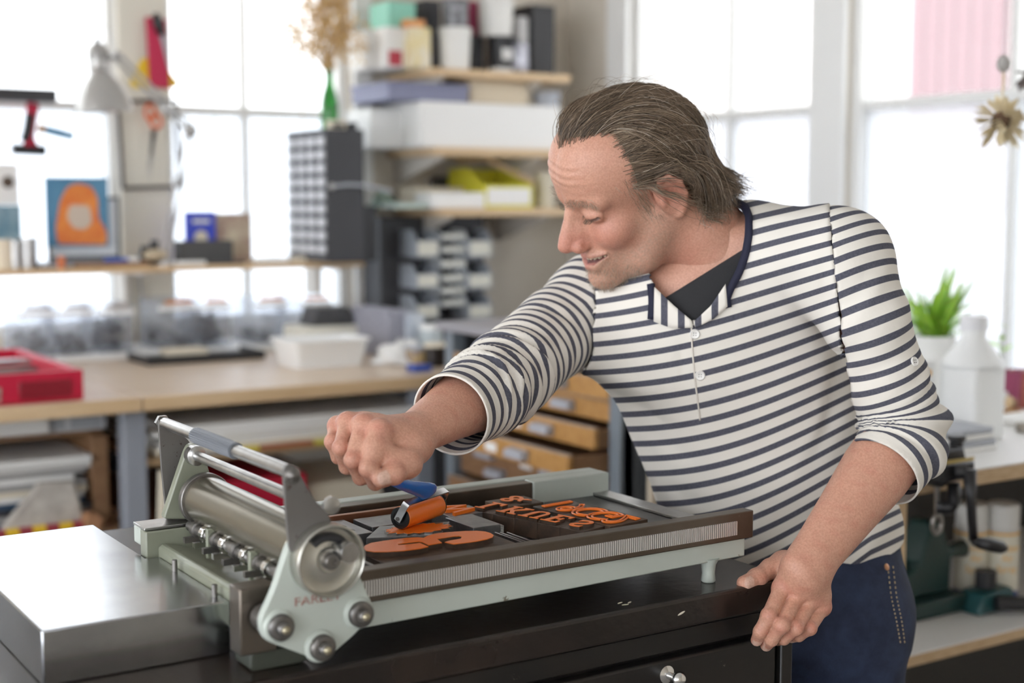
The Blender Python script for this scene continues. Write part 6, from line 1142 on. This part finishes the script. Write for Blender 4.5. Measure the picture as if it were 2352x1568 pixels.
# ---- jeans
def f_jeans(P):
    d = f_core(P, -.002); d = np.maximum(d, P[:, 2]-.99)
    d = smin(d, s_ell(P, .5*(hipL+hipR)+np.array([0, 0, .02]), (.122, .122, .13)), .05)
    for h, k, a in ((hipL, kneeL, ankL), (hipR, kneeR, ankR)):
        d = smin(d, s_chain(P, [h, k, a+np.array([0, 0, -.03])], [.084, .068, .060]), .04)
    return d
jV, jQ = sdf_mesh(f_jeans, (.95, 1.0, .03), (1.75, 1.95, 1.02), .008)
jN = normals(jV, jQ); jV = jV+jN*(.0025*wob(jV, 26, 2))[:, None]
denim = M('indigo_denim', (.011, .017, .042), .85, var=(.022, .034, .075), vs=30, bump=.35, bs=500, detail=8)
jeans = mesh_obj('jeans', jV, jQ, denim, person, smooth=180)
for a in (ankL, ankR):
    MB().ell(a+np.array([-.05, -.03, -.045]), (.13, .055, .05), R=np.array([[.85, -.53, 0], [.53, .85, 0], [0, 0, 1]])).build('shoe', M('brown_leather', (.09, .05, .03), .5), person, smooth=180)
from mathutils.bvhtree import BVHTree
def bvh(V, Q_): return BVHTree.FromPolygons([tuple(p) for p in V], [tuple(q) for q in Q_])
def hit(tree, u, v):
    q = ray(u, v); h = tree.ray_cast(Vector(CAM), Vector(norm(q)))
    return (np.array(h[0]), np.array(h[1])) if h[0] is not None else (None, None)
T_sh = bvh(tV, tQ); T_j = bvh(jV, jQ)
# ---- neckline trim, collar facings, buttons, stitching
navy = M('navy_trim', (.012, .013, .035), .8, bump=.2, bs=400)
def surf_path(px, lift, tree=None, n=6):
    out = []
    for (a, b) in zip(px, px[1:]):
        for t in np.linspace(0, 1, n, endpoint=False): out.append((a[0]+(b[0]-a[0])*t, a[1]+(b[1]-a[1])*t))
    out.append(px[-1]); P = []
    for u, v in out:
        p, nn = hit(tree or T_sh, u, v)
        if p is None:
            if P: P.append(P[-1]+(at(u, v, proj(P[-1])[2])-P[-1]))
            continue
        P.append(p+nn*lift)
    for _ in range(3): P = [P[0]]+[(P[i-1]+2*P[i]+P[i+1])/4 for i in range(1, len(P)-1)]+[P[-1]]
    return P
def band(mb, px, wd, lift, tree=None, n=6):      # flat cloth binding lying on the shirt
    P = surf_path(px, lift, tree, n); m = len(P); vs = []
    for i, p in enumerate(P):
        t = norm(P[min(i+1, m-1)]-P[max(i-1, 0)]); u, v, _ = proj(p); _, nn = hit(tree or T_sh, u, v); nn = -FW if nn is None else nn
        b = norm(np.cross(t, nn)); nn = np.cross(b, t); nn = nn if nn@FW < 0 else -nn
        vs += [p-b*wd-nn*.004, p-b*wd*.9+nn*.0012, p+b*wd*.9+nn*.0012, p+b*wd-nn*.004]
    fs = [(i*4+k, i*4+(k+1) % 4, i*4+4+(k+1) % 4, i*4+4+k) for i in range(m-1) for k in range(4)]+[(0, 3, 2, 1), ((m-1)*4, (m-1)*4+1, (m-1)*4+2, (m-1)*4+3)]
    return mb.add(vs, fs)
band(MB(), [(1672, 462), (1694, 465), (1712, 476), (1721, 498), (1720, 545), (1713, 585), (1697, 628), (1678, 662), (1668, 688), (1672, 706)], .0050, .002).build('neck_binding', navy, shirt, smooth=180)
band(MB(), [(1495, 652), (1499, 690), (1496, 733)], .0046, .002).build('neck_binding', navy, shirt, smooth=180)
def facing(up, lo, nu=10, nv=4, lift=.0035):
    vs, st = [], []
    for j in range(nv+1):
        for i in range(nu+1):
            a, b = i/nu, j/nv; iu = a*(len(up)-1); k = min(int(iu), len(up)-2); t = iu-k
            A_ = np.array(up[k])*(1-t)+np.array(up[k+1])*t; B_ = np.array(lo[k])*(1-t)+np.array(lo[k+1])*t; q = A_*(1-b)+B_*b
            p, nn = hit(T_sh, *q); vs.append(p+nn*lift if p is not None else at(q[0], q[1], 1.76)); st.append(q[0]/38.)
    fs = [(j*(nu+1)+i, (j+1)*(nu+1)+i, (j+1)*(nu+1)+i+1, j*(nu+1)+i+1) for j in range(nv) for i in range(nu)]
    o = mesh_obj('collar_facing', np.array(vs), fs, fabric, shirt, smooth=180); attr_f(o, 'stripe', st)
    so = o.modifiers.new('cloth', 'SOLIDIFY'); so.thickness = .002; so.offset = 0
facing([(1506, 660), (1548, 700), (1590, 736)], [(1504, 738), (1545, 753), (1592, 752)])
facing([(1594, 738), (1632, 702), (1666, 652)], [(1597, 753), (1640, 730), (1670, 703)])
btn = M('pearl_button', (.80, .78, .74), .35)
def button(u, v, r=.0064, tree=None, par=None):
    p, nn = hit(tree or T_sh, u, v); o = MB().lathe([(0, 0), (r, 0), (r, .0012), (r*.85, .002), (r*.7, .0014), (0, .0014)], p, nn, 20).build('button', btn, par or shirt, smooth=50)
    a, b, d = basis(nn)
    for sx in (-1, 1):
        for sy in (-1, 1): MB().cyl(p+nn*.0013+a*sx*.0014+b*sy*.0014, p+nn*.0017+a*sx*.0014+b*sy*.0014, .0006, n=8).build('thread_hole', BLACK, o)
button(1596, 767); button(1608, 862)
me_ = slL.data; W0 = world_loc(person); T_sl = bvh(np.array([v.co[:] for v in me_.vertices])+W0, [tuple(p.vertices) for p in me_.polygons])
if hit(T_sl, 2100, 830)[0] is not None: button(2100, 830, .0058, T_sl, slL)
for px in ([(1588, 748), (1590, 800), (1596, 870), (1604, 930), (1608, 965)],):
    P = surf_path(px, .0006); MB().tube(P, .0011, 6).build('placket_edge', M('cream_thread', (.72, .67, .6), .8), shirt, smooth=180)
# jeans side seam stitching and rivet
thr = M('tan_thread', (.55, .42, .26), .7)
for dx in (0, 12):
    P = surf_path([(2038+dx, 1300), (2046+dx, 1370), (2058+dx, 1425), (2068+dx*.8, 1480)], .0008, T_j, 12); st = MB()
    for a, b in zip(P[::2], P[1::2]): st.tube([a, a+(b-a)*.9], .0008, 5)
    st.build('seam_stitching', thr, jeans, smooth=180)['kind'] = 'stuff'
p, nn = hit(T_j, 2036, 1302)
if p is not None: MB().lathe([(0, 0), (.0045, 0), (.0045, .001), (.002, .002), (0, .002)], p, nn, 14).build('rivet', M('copper', (.6, .33, .2), .3, 1.), jeans)
# ---- teeth
tt = MB()
for k in range(-4, 5):
    y = k*.0064; x = .0925-.014*(abs(k)/4)**2; tt.obox(h2w((x-.003, y, -.0705+.0016*abs(k)*.8)), hR[:, 0]*.003, hR[:, 1]*.0027, hR[:, 2]*.0034)
tt.build('teeth', M('tooth', (.72, .64, .48), .3), person, bevel=.0008)
# ---- hair
def strands(pts, r0, r1, seed):      # pts (n,m,3) -> three-sided tapering tubes, vectorised
    n, m, _ = pts.shape; t = np.gradient(pts, axis=1); t /= np.maximum(np.linalg.norm(t, axis=2, keepdims=True), 1e-9)
    h = np.array([.31, .83, .46]); a = np.cross(t, h); a /= np.maximum(np.linalg.norm(a, axis=2, keepdims=True), 1e-9); b = np.cross(t, a)
    r = np.linspace(1, 0, m)[None, :, None]*(r0-r1)+r1
    ring = [pts+r*(a*math.cos(x)+b*math.sin(x)) for x in (0, 2.094, 4.189)]
    V = np.stack(ring, 2).reshape(-1, 3); base = (np.arange(n)[:, None]*m+np.arange(m-1)[None])*3; Fs = []
    for k in range(3): Fs.append(np.stack([base+k, base+(k+1) % 3, base+3+(k+1) % 3, base+3+k], -1).reshape(-1, 4))
    return V, np.concatenate(Fs)
hair_m = M('hair', (.10, .07, .05), .38, spec=.5); nt = hair_m.node_tree
ha = nt.nodes.new('ShaderNodeAttribute'); ha.attribute_name = 'shade'; hr = nt.nodes.new('ShaderNodeValToRGB')
hr.color_ramp.elements[0].color = (.075, .055, .038, 1); hr.color_ramp.elements[1].color = (.62, .54, .45, 1)
q = hr.color_ramp.elements.new(.55); q.color = (.21, .145, .095, 1); q = hr.color_ramp.elements.new(.85); q.color = (.38, .29, .20, 1)
nt.links.new(ha.outputs['Fac'], hr.inputs[0]); nt.links.new(hr.outputs[0], nt.nodes['Principled BSDF'].inputs['Base Color'])
EC, ER = np.array([-.005, 0, .034]), np.array([.097, .0750, .0750])
def hairline(p):        # >0 inside the hair-bearing scalp
    z = p[:, 2]; ay = np.abs(p[:, 1])
    top = np.interp(ay, [0, .018, .034, .043, .050, .065], [.079, .072, .059, .043, .030, .032])
    lim = np.where(z > .078, top, np.where(z > .070, .031+(top-.031)*(z-.070)/.008*(ay < .06), .031)); low = np.interp(z, [-.07, -.02, .012, .022], [-.050, -.040, -.036, .028])
    return np.where(z > .022, lim, low)-p[:, 0]
rs = np.random.RandomState(3); hNl = normals(hV, hQ)
def scalp_points(n):
    ok = np.where((hairline(hV)+rs.normal(size=len(hV))*.0030 > 0) & (hV[:, 2] > -.058) & ((hV[:, 2] > .02) | (hV[:, 0] < -.036)) & (np.abs(hV[:, 1]) < .079))[0]
    k = rs.choice(ok, n); return hV[k]+rs.normal(size=(n, 3))*.0010-hNl[k]*.0008
def hfield(p):
    P = p.astype(f32); e = f32(.003); d = f_head(P); g = np.stack([f_head(P+np.eye(3, dtype=f32)[i]*e)-f_head(P-np.eye(3, dtype=f32)[i]*e) for i in range(3)], 1)
    return d.astype(float), (g/np.maximum(np.linalg.norm(g, axis=1, keepdims=True), 1e-6)).astype(float)
def grow(root, L_, seg=13, puff=None, rnd=1.0):
    puff = (.011+.020*sstep(.0, -.07, root[:, 0])*sstep(.07, .0, root[:, 2])) if puff is None else puff
    n = len(root); P = [root.copy()]; p = root.copy(); step = L_[:, None]/seg
    clump = np.stack([wob(root, 85, 11), wob(root, 85, 12), wob(root, 85, 13)], 1); ind = rs.normal(size=(n, 3))*.10*rnd
    sgn = np.sign(root[:, 1]+.004)
    for i in range(seg):
        t = i/seg; hgt, nr = hfield(p)
        want = np.stack([-np.ones(n), .16*sgn, -.10-.55*t-np.clip(-(p[:, 0])*6, -.2, 1.2)*.8], 1)+.42*clump*(1+.4*t)+ind
        back = sstep(-.05, -.10, p[:, 0])[:, None]; want = want*(1-back*.75)+np.array([-.05, 0, -1.])*back*.75
        want = want-nr*(want*nr).sum(1, keepdims=True); want /= np.linalg.norm(want, axis=1, keepdims=True)
        aim = puff*np.sin(np.pi*min(1, .15+t*.9))*(1+.5*clump[:, 0])+.002
        lift = np.clip((aim-hgt)/.008, -1.2, 1.2)[:, None]*.55
        low = sstep(-.015, -.055, p[:, 2])[:, None]*.85            # free ends below the skull curl out and round
        curl = np.stack([-.05+.7*np.sin(6*t+clump[:, 1]*4), .25*sgn+.5*np.cos(5*t+clump[:, 2]*5), -.55+.9*clump[:, 0]], 1)
        v = want+nr*lift; v = v*(1-low)+curl*low; v /= np.maximum(np.linalg.norm(v, axis=1, keepdims=True), 1e-6)
        p = p+v*step; P.append(p.copy())
    return np.stack(P, 1)
R1 = scalp_points(9000); L1 = np.interp(R1[:, 2], [-.05, .0, .05, .1], [.040, .078, .140, .170])*rs.uniform(.75, 1.1, len(R1))
G = grow(R1, L1)
locks = []
for y0 in np.linspace(.074, -.06, 15):
    for k in range(70):
        j = rs.normal(size=3)*np.array([.006, .006, .006]); a = rs.uniform(-.35, 1.); c_ = rs.normal(size=3)*.005; e_ = wob(np.array([[y0, k*.001, .3]]), 60, 2)[0]
        ctl = np.array([(-.044, y0*.98, .022), (-.076, y0*1.06, .012), (-.088, y0*1.10, -.026), (-.054+.018*e_, y0*1.08, -.066), (-.058-.026*a, y0*1.04, -.062+.020*e_)])+j; ctl[2:] += c_; t_ = np.linspace(0, 1, 14)
        cf = [1, 4, 6, 4, 1]; locks.append(sum(cf[i]*(t_**i*(1-t_)**(4-i))[:, None]*ctl[i] for i in range(5))+(.0045*t_*np.sin(t_*10+y0*300+.5*rs.normal()))[:, None]*np.array([.8, .6, .8]))
locks = np.array(locks)*np.array([1, 1.0, 1])
fly = scalp_points(260); fly = fly[fly[:, 2] > .03]; Gf = grow(fly, rs.uniform(.08, .16, len(fly)), puff=.026, rnd=3.5)
V1, F1 = strands(h2w(G.reshape(-1, 3)).reshape(G.shape), .00038, .00014, 1); V2, F2 = strands(h2w(Gf.reshape(-1, 3)).reshape(Gf.shape), .00022, .00010, 2)
V3, F3 = strands(h2w(locks.reshape(-1, 3)).reshape(locks.shape), .00040, .00014, 5); sh3 = np.repeat(np.clip(.5+.28*rs.normal(size=len(locks)), 0, 1), 14*3)
sh1 = np.repeat(np.clip(.42+.22*rs.normal(size=len(G))+.28*wob(R1, 70, 5)+.18*sstep(.0, -.05, R1[:, 2]), 0, 1), 14*3); sh2 = np.repeat(rs.uniform(.5, 1, len(Gf)), 14*3)
hair = mesh_obj('hair', np.concatenate([V1, V2, V3]), np.concatenate([F1, F2+len(V1), F3+len(V1)+len(V2)]), hair_m, person, smooth=180); attr_f(hair, 'shade', np.concatenate([sh1, sh2, sh3])); hair['kind'] = 'stuff'
# scalp-hugging under layer so no skin shows through
inr = (hairline(hV) > .006) & (hV[:, 2] > -.055) & ((hV[:, 2] > .022) | (hV[:, 0] < -.040)) & (np.abs(hV[:, 1]) < .078); cq = hQ[inr[hQ].all(1)]
us, inv = np.unique(cq, return_inverse=True); capo = mesh_obj('hair_underlayer', h2w(hV[us]+hNl[us]*.0018), inv.reshape(-1, 4), hair_m, hair, smooth=180); attr_f(capo, 'shade', np.clip(.28+.2*wob(hV[us], 300, 3), 0, 1))
# brows, lashes, whiskers
fine = []; T_h = bvh(hV, hQ); fsh = []
def on_face(o, d):
    h = T_h.ray_cast(Vector(o), Vector(d)); return (np.array(h[0]), np.array(h[1])) if h[0] is not None else (None, None)
for s_ in (-1, 1):
    for i in range(120):
        t = rs.uniform(); a, nn = on_face((.2, s_*(.008+.046*t), .016+.008*math.sin(t*2.4)-.004*t+rs.normal()*.0026), (-1, 0, 0))
        if a is None: continue
        dr = norm(np.array([.1-.3*t, s_*(.5+.5*t), .35-.6*t])+rs.normal(size=3)*.25); fine.append([a, a+dr*.004+nn*.0022, a+dr*.0095+nn*.0022]); fsh.append(rs.uniform(.75, 1))
    for i in range(170):                                    # sideburns
        t = rs.uniform(); a, nn = on_face((.030-.018*t+rs.normal()*.008, s_*.2, .040-.072*t), (0, -s_, 0))
        if a is None or a[1]*s_ > .076: continue
        dr = norm(np.array([-.35, 0, -1])+rs.normal(size=3)*.18); fine.append([a, a+dr*.006+nn*.0016, a+dr*.014+nn*.0010]); fsh.append(rs.uniform(.5, 1))
    for i in range(46):
        k = rs.uniform(0, len(LID)-1.001); j = int(k); a = np.array(LID[j])*(1-k+j)+np.array(LID[j+1])*(k-j); a[1] *= s_
        fsh.append(rs.uniform(.0, .4)); fine.append([a, a+np.array([.003, s_*.0006, -.0020]), a+np.array([.0062, s_*.0015, -.0022])])
fine = np.array(fine); Vb, Fb = strands(h2w(fine.reshape(-1, 3)).reshape(fine.shape), .00022, .00008, 3)
br = mesh_obj('eyebrows', Vb, Fb, hair_m, person, smooth=180); attr_f(br, 'shade', np.repeat(fsh, 9)); br['kind'] = 'stuff'
chin = np.where((hV[:, 2] < -.085) & (hV[:, 0] > .045) & (hV[:, 2] > -.13))[0]; pk = rs.choice(chin, 900); nh = normals(hV, hQ)[pk]; a = hV[pk]; dd = nh+np.array([.1, 0, -.9])+rs.normal(size=(900, 3))*.35; dd /= np.linalg.norm(dd, axis=1, keepdims=True)
wk = np.stack([a, a+nh*.0008+dd*.0016, a+nh*.0012+dd*.0036], 1); Vw, Fw = strands(h2w(wk.reshape(-1, 3)).reshape(wk.shape), .00020, .00008, 4)
wh = mesh_obj('whiskers', Vw, Fw, hair_m, person, smooth=180); attr_f(wh, 'shade', np.repeat(rs.uniform(.7, 1, 900), 9)); wh['kind'] = 'stuff'
